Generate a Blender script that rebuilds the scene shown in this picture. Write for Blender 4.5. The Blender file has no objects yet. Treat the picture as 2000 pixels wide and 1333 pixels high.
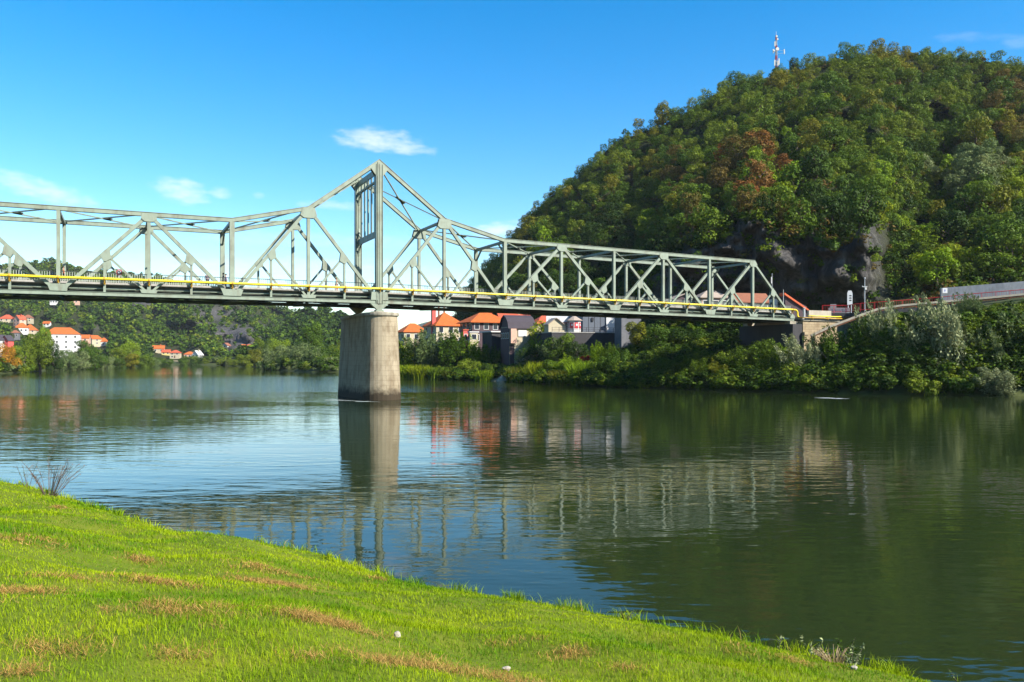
import bpy, math, random
import numpy as np
from mathutils import Vector, Matrix

random.seed(7)
RS = np.random.RandomState(11)
PI = math.pi
scene = bpy.context.scene
COL = scene.collection
# ------------------------------------------------------------------ camera numbers
FX, YH, CH = 1555.0, 697.0, 5.5        # focal length in photo pixels, horizon row, eye height above the river


def W(px, py, d):
    """photo pixel + real distance (m) -> point in the world (x right, y away, z up from the river)"""
    return Vector(((px - 1000.0) / FX * d, d, CH + (YH - py) / FX * d))


def wd(py, z=0.0):
    return (CH - z) * FX / (py - YH)


def lin(r, g, b):
    f = lambda c: (c / 255.0) / 12.92 if c <= 10.3 else (((c / 255.0) + 0.055) / 1.055) ** 2.4
    return (f(r), f(g), f(b), 1.0)


# ------------------------------------------------------------------ scene helpers
def tag(o, label=None, cat=None, group=None, kind=None):
    if label: o["label"] = label
    if cat: o["category"] = cat
    if group: o["group"] = group
    if kind: o["kind"] = kind
    return o


def thing(name, label, cat, loc=(0, 0, 0), rz=0.0, group=None):
    o = bpy.data.objects.new(name, None)
    o.empty_display_size = 0.2
    COL.objects.link(o)
    o.location = loc
    o.rotation_euler = (0, 0, rz)
    return tag(o, label, cat, group)


def link(name, me, mat=None, parent=None):
    if mat is not None:
        if isinstance(mat, (list, tuple)):
            for m in mat: me.materials.append(m)
        elif not me.materials:
            me.materials.append(mat)
    o = bpy.data.objects.new(name, me)
    COL.objects.link(o)
    if parent: o.parent = parent
    return o


class MB:
    """collects shapes and links them as one mesh object"""
    def __init__(s):
        s.v = []; s.f = []

    def add(s, vs, fs):
        n = len(s.v)
        s.v += [tuple(v) for v in vs]
        s.f += [tuple(i + n for i in f) for f in fs]

    def box(s, x0, x1, y0, y1, z0, z1):
        s.add([(x0, y0, z0), (x1, y0, z0), (x1, y1, z0), (x0, y1, z0), (x0, y0, z1), (x1, y0, z1), (x1, y1, z1), (x0, y1, z1)],
              [(0, 3, 2, 1), (4, 5, 6, 7), (0, 1, 5, 4), (1, 2, 6, 5), (2, 3, 7, 6), (3, 0, 4, 7)])

    def beam(s, p, q, w, h, side=(0, 1, 0)):
        """box from p to q; w across 'side', h across the third axis"""
        p, q = Vector(p), Vector(q)
        d = (q - p).normalized(); sd = Vector(side)
        sd = (sd - d * sd.dot(d)).normalized()
        u = d.cross(sd)
        vs = []
        for c in (p, q):
            for a, b in ((-1, -1), (1, -1), (1, 1), (-1, 1)):
                vs.append(c + sd * (a * w / 2) + u * (b * h / 2))
        s.add(vs, [(0, 1, 2, 3), (7, 6, 5, 4), (0, 4, 5, 1), (1, 5, 6, 2), (2, 6, 7, 3), (3, 7, 4, 0)])

    def sweep(s, pts, prof, side=(0, 1, 0), cap=True):
        """profile (u along side, v along the normal) swept with mitres along pts"""
        pts = [Vector(p) for p in pts]; sd = Vector(side).normalized(); n = len(pts); k = len(prof)
        vs = []
        for i, p in enumerate(pts):
            a = (p - pts[i - 1]).normalized() if i > 0 else None
            b = (pts[i + 1] - p).normalized() if i < n - 1 else None
            t = (a + b).normalized() if a is not None and b is not None else (a or b)
            m = 1.0 / max(.3, t.dot(b if b is not None else a))
            nn = t.cross(sd).normalized()
            if nn.z < -1e-6: nn = -nn
            for u, v in prof: vs.append(p + sd * u + nn * (v * m))
        fs = []
        for i in range(n - 1):
            for j in range(k):
                a = i * k + j; b = i * k + (j + 1) % k
                fs.append((a, b, b + k, a + k))
        if cap:
            fs.append(tuple(range(k))[::-1]); fs.append(tuple((n - 1) * k + j for j in range(k)))
        s.add(vs, fs)

    def tube(s, pts, r, n=8, cap=True):
        pts = [Vector(p) for p in pts]
        rr = r if isinstance(r, (list, tuple)) else [r] * len(pts)
        vs = []; ref = Vector((0.13, 0.21, 0.97)).normalized(); m = len(pts)
        for i, p in enumerate(pts):
            a = pts[max(0, i - 1)]; b = pts[min(m - 1, i + 1)]
            t = (b - a).normalized()
            u = ref - t * ref.dot(t)
            if u.length < .1: u = Vector((1, 0, 0)) - t * t.x
            u.normalize(); v = t.cross(u); ref = u
            for j in range(n):
                an = 2 * PI * j / n
                vs.append(p + (u * math.cos(an) + v * math.sin(an)) * rr[i])
        fs = []
        for i in range(m - 1):
            for j in range(n):
                a = i * n + j; b = i * n + (j + 1) % n
                fs.append((a, b, b + n, a + n))
        if cap:
            fs.append(tuple(range(n))[::-1]); fs.append(tuple((m - 1) * n + j for j in range(n)))
        s.add(vs, fs)

    def plate(s, poly, y0, y1):
        """polygon in the xz plane, thickened from y0 to y1"""
        n = len(poly)
        vs = [(p[0], y0, p[1]) for p in poly] + [(p[0], y1, p[1]) for p in poly]
        fs = [tuple(range(n)), tuple(range(2 * n - 1, n - 1, -1))]
        for i in range(n):
            j = (i + 1) % n
            fs.append((i, i + n, j + n, j))
        s.add(vs, fs)

    def build(s, name, mat, parent=None, smooth=False):
        me = bpy.data.meshes.new(name)
        me.from_pydata(s.v, [], s.f)
        if smooth: me.polygons.foreach_set("use_smooth", [True] * len(me.polygons))
        me.update()
        return link(name, me, mat, parent)


def np_mesh(name, V, Q=None, T=None, attrs=None, colattr=None, smooth=False):
    """fast mesh from numpy: V (n,3), Q (m,4) quads, T (k,3) triangles"""
    me = bpy.data.meshes.new(name)
    V = np.asarray(V, np.float32)
    nq = 0 if Q is None else len(Q); nt = 0 if T is None else len(T)
    me.vertices.add(len(V)); me.vertices.foreach_set("co", V.ravel())
    idx = []; start = []; tot = []
    if nq:
        idx.append(np.asarray(Q, np.int32).ravel())
    if nt:
        idx.append(np.asarray(T, np.int32).ravel())
    idx = np.concatenate(idx)
    me.loops.add(len(idx)); me.loops.foreach_set("vertex_index", idx)
    st = np.concatenate([np.arange(nq) * 4, nq * 4 + np.arange(nt) * 3]).astype(np.int32)
    me.polygons.add(nq + nt); me.polygons.foreach_set("loop_start", st)
    if smooth: me.polygons.foreach_set("use_smooth", np.ones(nq + nt, bool))
    me.update(calc_edges=True)
    for k, a in (attrs or {}).items():
        at = me.attributes.new(k, 'FLOAT', 'POINT'); at.data.foreach_set("value", np.asarray(a, np.float32))
    if colattr is not None:
        at = me.attributes.new("col", 'FLOAT_COLOR', 'POINT')
        c = np.ones((len(V), 4), np.float32); c[:, :3] = colattr
        at.data.foreach_set("color", c.ravel())
    return me


# smooth pseudo noise (sum of rotated sines), works on arrays
class SNoise:
    def __init__(s, seed, scale, n=14):
        r = np.random.RandomState(seed)
        a = r.uniform(0, 2 * PI, n); f = r.uniform(.5, 2.2, n) / scale
        s.kx = np.cos(a) * f * 2 * PI; s.ky = np.sin(a) * f * 2 * PI; s.p = r.uniform(0, 2 * PI, n)
        s.w = 1.0 / (f * scale); s.w /= math.sqrt((s.w ** 2).sum() / 2)

    def __call__(s, x, y):
        x = np.asarray(x, float)[..., None]; y = np.asarray(y, float)[..., None]
        return (np.sin(x * s.kx + y * s.ky + s.p) * s.w).sum(-1)


def lerp(xs, ys):
    return lambda x: np.interp(x, xs, ys)


# ------------------------------------------------------------------ materials
ALB = .72      # all reflectances together (the exposure is set for a hard, low-fill sun)


def dim(c): return tuple(x * ALB for x in c[:3])


def new_mat(name):
    m = bpy.data.materials.new(name); m.use_nodes = True
    nt = m.node_tree; nt.nodes.clear()
    out = nt.nodes.new("ShaderNodeOutputMaterial")
    return m, nt, out


def nd(nt, t, **kw):
    n = nt.nodes.new(t)
    for k, v in kw.items():
        if k in n.inputs: n.inputs[k].default_value = v
        else: setattr(n, k, v)
    return n


def noise(nt, scale, detail=4, rough=.55, mapping=None, coord='Object'):
    tc = nd(nt, "ShaderNodeTexCoord")
    src = tc.outputs[coord]
    if mapping:
        mp = nd(nt, "ShaderNodeMapping"); mp.inputs['Scale'].default_value = mapping
        nt.links.new(src, mp.inputs['Vector']); src = mp.outputs['Vector']
    n = nd(nt, "ShaderNodeTexNoise", Scale=scale, Detail=detail, Roughness=rough)
    nt.links.new(src, n.inputs['Vector'])
    return n


def ramp(nt, fac, stops):
    r = nd(nt, "ShaderNodeValToRGB")
    e = r.color_ramp.elements
    while len(e) < len(stops): e.new(.5)
    for el, (p, c) in zip(e, stops):
        el.position = p; el.color = c if len(c) == 4 else (*c, 1)
    nt.links.new(fac, r.inputs['Fac'])
    return r


def mat_plain(name, c, rough=.6, var=.18, scale=3.0, metal=0.0, bump=0.0, spec=.35, mapping=None, dirt=None, dirt_amt=.5, dirt_scale=1.2):
    """painted / plastered surface: base colour with uneven tone, optional dirt patches and bump"""
    m, nt, out = new_mat(name); c = dim(c)
    if dirt: dirt = dim(dirt)
    b = nd(nt, "ShaderNodeBsdfPrincipled", Roughness=rough, Metallic=metal)
    b.inputs['Specular IOR Level'].default_value = spec
    n = noise(nt, scale, 5, .6, mapping)
    lo = tuple(x * (1 - var) for x in c[:3]); hi = tuple(min(1, x * (1 + var)) for x in c[:3])
    r = ramp(nt, n.outputs['Fac'], [(.3, lo), (.7, hi)])
    src = r.outputs['Color']
    if dirt:
        n2 = noise(nt, dirt_scale, 6, .65, (1, 1, .35))
        r2 = ramp(nt, n2.outputs['Fac'], [(.48, (0, 0, 0)), (.68, (dirt_amt,) * 3)])
        mx = nd(nt, "ShaderNodeMix", data_type='RGBA')
        nt.links.new(r2.outputs['Color'], mx.inputs['Factor'])
        nt.links.new(src, mx.inputs[6]); mx.inputs[7].default_value = (*dirt[:3], 1)
        src = mx.outputs[2]
    nt.links.new(src, b.inputs['Base Color'])
    if bump:
        bp = nd(nt, "ShaderNodeBump", Strength=.6, Distance=bump)
        nt.links.new(n.outputs['Fac'], bp.inputs['Height']); nt.links.new(bp.outputs['Normal'], b.inputs['Normal'])
    nt.links.new(b.outputs[0], out.inputs['Surface'])
    return m


def mat_leaf(name, cols, per='object', trans=.25, rough=.55):
    """foliage: colour picked per tree, varied per leaf by the 'tint' attribute, part of the light shines through"""
    m, nt, out = new_mat(name)
    if per == 'object':
        oi = nd(nt, "ShaderNodeObjectInfo"); rnd = oi.outputs['Random']
    else:
        at = nd(nt, "ShaderNodeAttribute", attribute_name='rnd'); rnd = at.outputs['Fac']
    n = len(cols); cols = [(c[0] * ALB * 1.42, c[1] * ALB * 1.25, c[2] * ALB * 1.15) for c in cols]
    r = ramp(nt, rnd, [((i + .5) / n, c) for i, c in enumerate(cols)])
    t = nd(nt, "ShaderNodeAttribute", attribute_name='tint')
    hsv = nd(nt, "ShaderNodeHueSaturation")
    mv = nd(nt, "ShaderNodeMapRange"); mv.inputs['To Min'].default_value = .50; mv.inputs['To Max'].default_value = 1.65
    nt.links.new(t.outputs['Fac'], mv.inputs['Value']); nt.links.new(mv.outputs[0], hsv.inputs['Value'])
    mh = nd(nt, "ShaderNodeMapRange"); mh.inputs['To Min'].default_value = .515; mh.inputs['To Max'].default_value = .485
    nt.links.new(t.outputs['Fac'], mh.inputs['Value']); nt.links.new(mh.outputs[0], hsv.inputs['Hue'])
    nt.links.new(r.outputs['Color'], hsv.inputs['Color'])
    b = nd(nt, "ShaderNodeBsdfPrincipled", Roughness=rough)
    b.inputs['Specular IOR Level'].default_value = .07
    tr = nd(nt, "ShaderNodeBsdfTranslucent")
    nt.links.new(hsv.outputs['Color'], b.inputs['Base Color']); nt.links.new(hsv.outputs['Color'], tr.inputs['Color'])
    mx = nd(nt, "ShaderNodeMixShader"); mx.inputs[0].default_value = trans
    nt.links.new(b.outputs[0], mx.inputs[1]); nt.links.new(tr.outputs[0], mx.inputs[2])
    nt.links.new(mx.outputs[0], out.inputs['Surface'])
    return m


def mat_col_attr(name, rough=.6, trans=.3):
    m, nt, out = new_mat(name)
    t = nd(nt, "ShaderNodeAttribute", attribute_name='col')
    b = nd(nt, "ShaderNodeBsdfPrincipled", Roughness=rough); b.inputs['Specular IOR Level'].default_value = .05
    tr = nd(nt, "ShaderNodeBsdfTranslucent")
    nt.links.new(t.outputs['Color'], b.inputs['Base Color']); nt.links.new(t.outputs['Color'], tr.inputs['Color'])
    mx = nd(nt, "ShaderNodeMixShader"); mx.inputs[0].default_value = trans
    nt.links.new(b.outputs[0], mx.inputs[1]); nt.links.new(tr.outputs[0], mx.inputs[2])
    nt.links.new(mx.outputs[0], out.inputs['Surface'])
    return m


def mat_tiles(name, c, c2, rows=3.0):
    """roof tiles: courses across the slope, tone varying from tile to tile"""
    m, nt, out = new_mat(name)
    b = nd(nt, "ShaderNodeBsdfPrincipled", Roughness=.75); b.inputs['Specular IOR Level'].default_value = .2
    n = noise(nt, 1.6, 6, .7); r = ramp(nt, n.outputs['Fac'], [(.3, dim(c)), (.7, dim(c2))])
    tc = nd(nt, "ShaderNodeTexCoord")
    w = nd(nt, "ShaderNodeTexWave", Scale=rows, Distortion=.6, wave_type='BANDS', bands_direction='Z')
    nt.links.new(tc.outputs['Object'], w.inputs['Vector'])
    bp = nd(nt, "ShaderNodeBump", Strength=.5, Distance=.05)
    nt.links.new(w.outputs['Fac'], bp.inputs['Height'])
    nt.links.new(r.outputs['Color'], b.inputs['Base Color']); nt.links.new(bp.outputs['Normal'], b.inputs['Normal'])
    nt.links.new(b.outputs[0], out.inputs['Surface'])
    return m


def mat_masonry(name, c1, c2, mortar, scale=1.0, bw=.9, rh=.35, stain=(.05, .035, .02), stain_amt=.6, low_stain=False):
    m, nt, out = new_mat(name); c1, c2, mortar, stain = dim(c1), dim(c2), dim(mortar), dim(stain)
    b = nd(nt, "ShaderNodeBsdfPrincipled", Roughness=.85); b.inputs['Specular IOR Level'].default_value = .2
    tc = nd(nt, "ShaderNodeTexCoord")
    # bricks laid on (distance round the wall, height)
    sp = nd(nt, "ShaderNodeSeparateXYZ"); nt.links.new(tc.outputs['Object'], sp.inputs[0])
    ad = nd(nt, "ShaderNodeMath", operation='ADD'); nt.links.new(sp.outputs[0], ad.inputs[0]); nt.links.new(sp.outputs[1], ad.inputs[1])
    cb = nd(nt, "ShaderNodeCombineXYZ"); nt.links.new(ad.outputs[0], cb.inputs[0]); nt.links.new(sp.outputs[2], cb.inputs[1])
    br = nd(nt, "ShaderNodeTexBrick", Scale=scale); br.inputs['Color1'].default_value = (*c1[:3], 1); br.inputs['Color2'].default_value = (*c2[:3], 1)
    br.inputs['Mortar'].default_value = (*mortar[:3], 1); br.inputs['Mortar Size'].default_value = .018
    br.inputs['Brick Width'].default_value = bw; br.inputs['Row Height'].default_value = rh
    nt.links.new(cb.outputs[0], br.inputs['Vector'])
    n = noise(nt, .8, 7, .68, (1, 1, .4)); r = ramp(nt, n.outputs['Fac'], [(.46, (0, 0, 0)), (.72, (stain_amt,) * 3)])
    mx = nd(nt, "ShaderNodeMix", data_type='RGBA'); nt.links.new(r.outputs['Color'], mx.inputs['Factor'])
    nt.links.new(br.outputs['Color'], mx.inputs[6]); mx.inputs[7].default_value = (*stain, 1)
    src = mx.outputs[2]
    if low_stain:    # algae and wet band just above the water line
        n3 = noise(nt, 1.5, 5, .6)
        z = nd(nt, "ShaderNodeMath", operation='MULTIPLY_ADD'); z.inputs[1].default_value = 1.8; z.inputs[2].default_value = .15
        nt.links.new(n3.outputs['Fac'], z.inputs[0])
        lt = nd(nt, "ShaderNodeMath", operation='SUBTRACT'); nt.links.new(z.outputs[0], lt.inputs[0]); nt.links.new(sp.outputs[2], lt.inputs[1])
        cl = nd(nt, "ShaderNodeMapRange"); cl.inputs['From Min'].default_value = -.7; cl.inputs['From Max'].default_value = .3
        nt.links.new(lt.outputs[0], cl.inputs['Value'])
        m2 = nd(nt, "ShaderNodeMix", data_type='RGBA'); nt.links.new(cl.outputs[0], m2.inputs['Factor'])
        nt.links.new(src, m2.inputs[6]); m2.inputs[7].default_value = (.035, .025, .014, 1); src = m2.outputs[2]
    nt.links.new(src, b.inputs['Base Color'])
    bp = nd(nt, "ShaderNodeBump", Strength=.5, Distance=.05); nt.links.new(br.outputs['Fac'], bp.inputs['Height']); bp.invert = True
    nt.links.new(bp.outputs['Normal'], b.inputs['Normal'])
    nt.links.new(b.outputs[0], out.inputs['Surface'])
    return m


def mat_ground(name, stops, scale, bump=.3, detail=8, mapping=None):
    m, nt, out = new_mat(name)
    b = nd(nt, "ShaderNodeBsdfPrincipled", Roughness=.9); b.inputs['Specular IOR Level'].default_value = .15
    n = noise(nt, scale, detail, .65, mapping)
    r = ramp(nt, n.outputs['Fac'], [(p, dim(c)) for p, c in stops])
    nt.links.new(r.outputs['Color'], b.inputs['Base Color'])
    bp = nd(nt, "ShaderNodeBump", Strength=.8, Distance=bump)
    nt.links.new(n.outputs['Fac'], bp.inputs['Height']); nt.links.new(bp.outputs['Normal'], b.inputs['Normal'])
    nt.links.new(b.outputs[0], out.inputs['Surface'])
    return m


M = {}
M['steel'] = mat_plain('grey_green_paint', (.232, .275, .207), .5, .12, 1.2, bump=.004, dirt=(.12, .085, .05), dirt_amt=.55, dirt_scale=.9)
M['steel2'] = mat_plain('grey_green_paint_plates', (.238, .280, .212), .5, .10, 2.0, dirt=(.12, .085, .05), dirt_amt=.5, dirt_scale=1.5)
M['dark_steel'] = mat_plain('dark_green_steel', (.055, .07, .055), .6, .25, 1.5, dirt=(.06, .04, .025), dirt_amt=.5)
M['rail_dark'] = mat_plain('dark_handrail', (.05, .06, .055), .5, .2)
M['baluster'] = mat_plain('pale_baluster_paint', (.40, .43, .36), .5, .12)
M['asphalt'] = mat_plain('asphalt', (.05, .05, .052), .9, .2, 4)
M['concrete'] = mat_plain('concrete', (.36, .34, .31), .85, .15, 2.5, bump=.01, dirt=(.14, .12, .09), dirt_amt=.5)
M['pale_concrete'] = mat_plain('pale_concrete', (.40, .35, .27), .85, .12, 2.5, bump=.01, dirt=(.2, .15, .1), dirt_amt=.4)
M['yellow'] = mat_plain('yellow_pipe_paint', (.90, .68, .02), .4, .06, 1.2, spec=.4, dirt=(.5, .33, .03), dirt_amt=.3)
M['ochre'] = mat_plain('rusty_yellow_clamp', (.48, .27, .02), .6, .25, 6)
M['stone_pier'] = mat_masonry('pier_stone', (.37, .305, .205), (.34, .28, .185), (.27, .215, .14), 1.0, 2.3, .62, stain=(.13, .085, .045), stain_amt=.85, low_stain=True)
M['stone_cap'] = mat_plain('pier_cap_stone', (.36, .32, .24), .9, .2, 2, bump=.02, dirt=(.10, .08, .05), dirt_amt=.7)
M['stone_wall'] = mat_masonry('abutment_stone', (.40, .31, .19), (.33, .255, .15), (.2, .15, .09), 1.0, 1.3, .42, stain=(.14, .09, .05), stain_amt=.55)
M['brick_rust'] = mat_masonry('rusty_brick', (.26, .10, .05), (.2, .085, .045), (.14, .08, .05), 1.0, .5, .16)
M['red'] = mat_plain('red_railing_paint', (.50, .018, .022), .45, .12, 3)
M['white'] = mat_plain('white_plaster', (.62, .60, .57), .8, .06, 1.5, dirt=(.45, .42, .37), dirt_amt=.3)
M['cream'] = mat_plain('cream_plaster', (.47, .40, .27), .85, .1, 1.5, dirt=(.32, .26, .17), dirt_amt=.4)
M['pink'] = mat_plain('salmon_plaster', (.60, .36, .26), .85, .1, 1.5)
M['redwall'] = mat_plain('red_plaster', (.60, .09, .07), .8, .1, 1.5)
M['yellowwall'] = mat_plain('yellow_plaster', (.62, .50, .18), .85, .1, 1.5)
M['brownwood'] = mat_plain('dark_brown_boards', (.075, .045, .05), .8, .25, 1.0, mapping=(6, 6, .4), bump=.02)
M['greywall'] = mat_plain('grey_render', (.15, .15, .16), .85, .15, 1.0, dirt=(.09, .085, .08), dirt_amt=.5)
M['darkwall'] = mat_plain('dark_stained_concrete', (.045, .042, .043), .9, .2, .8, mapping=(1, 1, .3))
M['cladding'] = mat_plain('grey_blue_cladding', (.09, .105, .13), .6, .12, 1.0, mapping=(5, 5, .2))
M['tile'] = mat_tiles('orange_roof_tiles', (.42, .085, .016, 1), (.52, .14, .03, 1))
M['tile_red'] = mat_tiles('red_roof_tiles', (.42, .07, .035, 1), (.50, .11, .05, 1))
M['tile_brown'] = mat_tiles('brown_roof_tiles', (.22, .085, .05, 1), (.30, .12, .07, 1))
M['tile_grey'] = mat_tiles('weathered_grey_roof', (.32, .25, .20, 1), (.42, .34, .28, 1))
M['roof_dark'] = mat_tiles('dark_metal_roof', (.05, .04, .05, 1), (.07, .058, .068, 1), 2.0)
M['roof_pale'] = mat_tiles('pale_sheet_roof', (.55, .52, .50, 1), (.65, .62, .58, 1))
M['roof_orange'] = mat_plain('bright_orange_roof', (.68, .11, .025), .6, .1)
M['glass'] = mat_plain('window_glass', (.03, .035, .045), .12, .2, 2, spec=.6)
M['frame'] = mat_plain('white_window_frame', (.75, .74, .7), .6, .05)
M['door'] = mat_plain('brown_door', (.12, .06, .035), .6, .15)
M['black'] = mat_plain('black_paint', (.015, .015, .018), .5, .2)
M['galv'] = mat_plain('galvanised_steel', (.50, .51, .52), .45, .1, metal=.3)
M['signwhite'] = mat_plain('white_sign', (.60, .60, .61), .5, .04)
M['signblue'] = mat_plain('blue_grey_sign', (.20, .22, .42), .5, .05)
M['signred'] = mat_plain('sign_red', (.55, .03, .04), .45, .05)
M['towerred'] = mat_plain('mast_red', (.45, .06, .05), .5, .1)
M['bark'] = mat_plain('bark', (.10, .075, .055), .9, .3, 3, bump=.05, mapping=(3, 3, .5))
M['rock'] = mat_ground('cliff_rock', [(.25, (.05, .042, .038)), (.5, (.115, .098, .088)), (.72, (.20, .175, .155)), (.85, (.30, .27, .24))], .16, 2.2, 12, (2.2, 2.2, .8))
M['hay'] = mat_col_attr('dry_grass', .8, .2)
M['grass'] = mat_col_attr('grass_blades', .5, .35)
# ------------------------------------------------------------------ camera, sun, sky
cam = bpy.data.cameras.new("camera"); camo = bpy.data.objects.new("camera", cam); COL.objects.link(camo)
cam.sensor_width = 36.0; cam.lens = FX / 2000 * 36.0
cam.shift_y = (YH - 666.5) / 2000.0
cam.clip_start = .1; cam.clip_end = 20000
camo.location = (0, 0, CH); camo.rotation_euler = (PI / 2, 0, 0)
scene.camera = camo

SUN_H = Vector((.86, -.51, 0)).normalized(); SUN_EL = math.radians(37)
sdir = Vector((SUN_H.x * math.cos(SUN_EL), SUN_H.y * math.cos(SUN_EL), math.sin(SUN_EL)))
sl = bpy.data.lights.new("sun", 'SUN'); sl.energy = 5.0; sl.angle = math.radians(.5); sl.color = (1, .955, .87)
so = bpy.data.objects.new("sun", sl); COL.objects.link(so)
so.rotation_euler = sdir.to_track_quat('Z', 'Y').to_euler(); so.location = (60, -60, 90)

wld = bpy.data.worlds.new("World"); scene.world = wld; wld.use_nodes = True
nt = wld.node_tree; nt.nodes.clear()
wout = nt.nodes.new("ShaderNodeOutputWorld"); bg = nt.nodes.new("ShaderNodeBackground"); bg.inputs['Strength'].default_value = .085
sky = nt.nodes.new("ShaderNodeTexSky"); sky.sky_type = 'NISHITA'; sky.sun_disc = False
sky.sun_elevation = SUN_EL; sky.sun_rotation = math.atan2(SUN_H.x, SUN_H.y)
sky.altitude = 300; sky.air_density = 1.15; sky.dust_density = .15; sky.ozone_density = 2.2
hs = nt.nodes.new("ShaderNodeHueSaturation"); hs.inputs['Saturation'].default_value = 1.55; hs.inputs['Value'].default_value = 1.0
nt.links.new(sky.outputs[0], hs.inputs['Color'])
tc = nt.nodes.new("ShaderNodeTexCoord")
sp = nt.nodes.new("ShaderNodeSeparateXYZ"); nt.links.new(tc.outputs['Generated'], sp.inputs[0])


def wm(op, a, b=None, c=None, clamp=False):
    n = nt.nodes.new("ShaderNodeMath"); n.operation = op; n.use_clamp = clamp
    for i, v in enumerate((a, b, c)):
        if v is None: continue
        if isinstance(v, (int, float)): n.inputs[i].default_value = v
        else: nt.links.new(v, n.inputs[i])
    return n.outputs[0]


az = wm('ARCTAN2', sp.outputs[0], sp.outputs[1])
el = wm('ARCSINE', sp.outputs[2])
cb = nt.nodes.new("ShaderNodeCombineXYZ"); nt.links.new(az, cb.inputs[0]); nt.links.new(wm('MULTIPLY', el, 2.6), cb.inputs[1])
cn = nt.nodes.new("ShaderNodeTexNoise"); cn.inputs['Scale'].default_value = 17; cn.inputs['Detail'].default_value = 9; cn.inputs['Roughness'].default_value = .62
nt.links.new(cb.outputs[0], cn.inputs['Vector'])
cn2 = nt.nodes.new("ShaderNodeTexNoise"); cn2.inputs['Scale'].default_value = 55; cn2.inputs['Detail'].default_value = 6
nt.links.new(cb.outputs[0], cn2.inputs['Vector'])
nz = wm('ADD', wm('MULTIPLY', wm('SUBTRACT', cn.outputs['Fac'], .5), 2.6), wm('MULTIPLY', wm('SUBTRACT', cn2.outputs['Fac'], .5), 1.8))
# small fair-weather clouds: azimuth, elevation, half width, half height, tilt, density
CLOUDS = [(735, 272, 92, 26, .04, .72), (800, 292, 55, 13, .05, .6), (352, 372, 62, 25, .10, .68), (432, 376, 30, 12, 0, .55), (505, 382, 16, 7, 0, .4),
          (85, 372, 120, 22, .22, .62), (30, 352, 70, 16, .1, .5), (655, 402, 75, 10, 0, .4), (975, 448, 60, 16, -.1, .75), (620, 470, 330, 16, .0, .2),
          (560, 525, 420, 24, 0, .38), (880, 548, 300, 20, 0, .25), (1890, 74, 80, 10, .15, .12), (1990, 82, 40, 12, .2, .15), (-500, 300, 260, 40, .1, .8),
          (300, 590, 700, 26, 0, .4), (-350, 150, 200, 30, .1, .6), (2500, 160, 260, 40, -.1, .7)]
mask = None
for (cx, cy, hw, hh, tl, den) in CLOUDS:
    a0 = math.atan((cx - 1000) / FX); e0 = math.atan((YH - cy) / FX * math.cos(a0))
    wa = hw / FX * math.cos(a0) ** 2; we = hh / FX
    da = wm('SUBTRACT', az, a0)
    de = wm('ADD', wm('SUBTRACT', el, e0), wm('MULTIPLY', da, tl))
    q = wm('ADD', wm('POWER', wm('DIVIDE', da, wa), 2), wm('POWER', wm('DIVIDE', de, we), 2))
    v = wm('SUBTRACT', 1.0, q)
    v = wm('ADD', v, nz)
    sm = nt.nodes.new("ShaderNodeMapRange"); sm.interpolation_type = 'SMOOTHSTEP'
    sm.inputs['From Min'].default_value = -.15; sm.inputs['From Max'].default_value = 1.75; sm.inputs['To Max'].default_value = den
    nt.links.new(v, sm.inputs['Value'])
    fall = wm('SUBTRACT', 2.2, q, clamp=True)
    v = wm('MULTIPLY', sm.outputs[0], fall)
    mask = v if mask is None else wm('MAXIMUM', mask, v)
mxs = nt.nodes.new("ShaderNodeMix"); mxs.data_type = 'RGBA'
nt.links.new(mask, mxs.inputs['Factor']); nt.links.new(hs.outputs[0], mxs.inputs[6]); mxs.inputs[7].default_value = (5.0, 5.3, 5.9, 1)
nt.links.new(mxs.outputs[2], bg.inputs['Color']); nt.links.new(bg.outputs[0], wout.inputs['Surface'])

scene.view_settings.view_transform = 'Standard'; scene.view_settings.look = 'None'
scene.view_settings.exposure = 1.42; scene.view_settings.gamma = 1
scene.view_settings.use_curve_mapping = False
cy = scene.cycles
cy.use_denoising = True; cy.max_bounces = 8; cy.diffuse_bounces = 2; cy.glossy_bounces = 3; cy.transmission_bounces = 4
cy.volume_bounces = 0; cy.sample_clamp_indirect = 6.0; cy.caustics_reflective = False; cy.caustics_refractive = False

# ------------------------------------------------------------------ terrain heights
# waterline of the far side, photo pixels, right to left
SHORE = [(3400, 792), (2700, 782), (2300, 777), (2000, 774), (1850, 772), (1700, 770), (1550, 767), (1400, 763), (1250, 758), (1100, 752), (1000, 746.5),
         (960, 744.5), (880, 742), (780, 740), (665, 727.5), (600, 727), (515, 722), (500, 717), (450, 715.6), (430, 713.6), (330, 713.6), (300, 715),
         (220, 717.5), (130, 721.5), (50, 727.5), (0, 730.5), (-300, 752), (-900, 800), (-1500, 860)]
SH = np.array([[(px - 1000) / FX * wd(py), wd(py)] for px, py in SHORE])
SH = np.vstack([[[400, 60], [400, -300]][::-1], SH, [[-400, 60], [-400, -300]]])


def seg_dist(P, A, closed=False):
    P = np.asarray(P, float); best = np.full(len(P), 1e18)
    for i in range(len(A) - 1 + (1 if closed else 0)):
        a = A[i]; b = A[(i + 1) % len(A)]; ab = b - a
        t = np.clip(((P - a) @ ab) / (ab @ ab), 0, 1)
        d = ((P - (a + t[:, None] * ab)) ** 2).sum(1); best = np.minimum(best, d)
    return np.sqrt(best)


def inside(P, A):
    x, y = P[:, 0], P[:, 1]; c = np.zeros(len(P), bool); n = len(A)
    for i in range(n):
        x1, y1 = A[i]; x2, y2 = A[(i + 1) % n]
        if y1 == y2: continue
        k = ((y1 > y) != (y2 > y)) & (x < (x2 - x1) * (y - y1) / (y2 - y1) + x1)
        c ^= k
    return c


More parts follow.
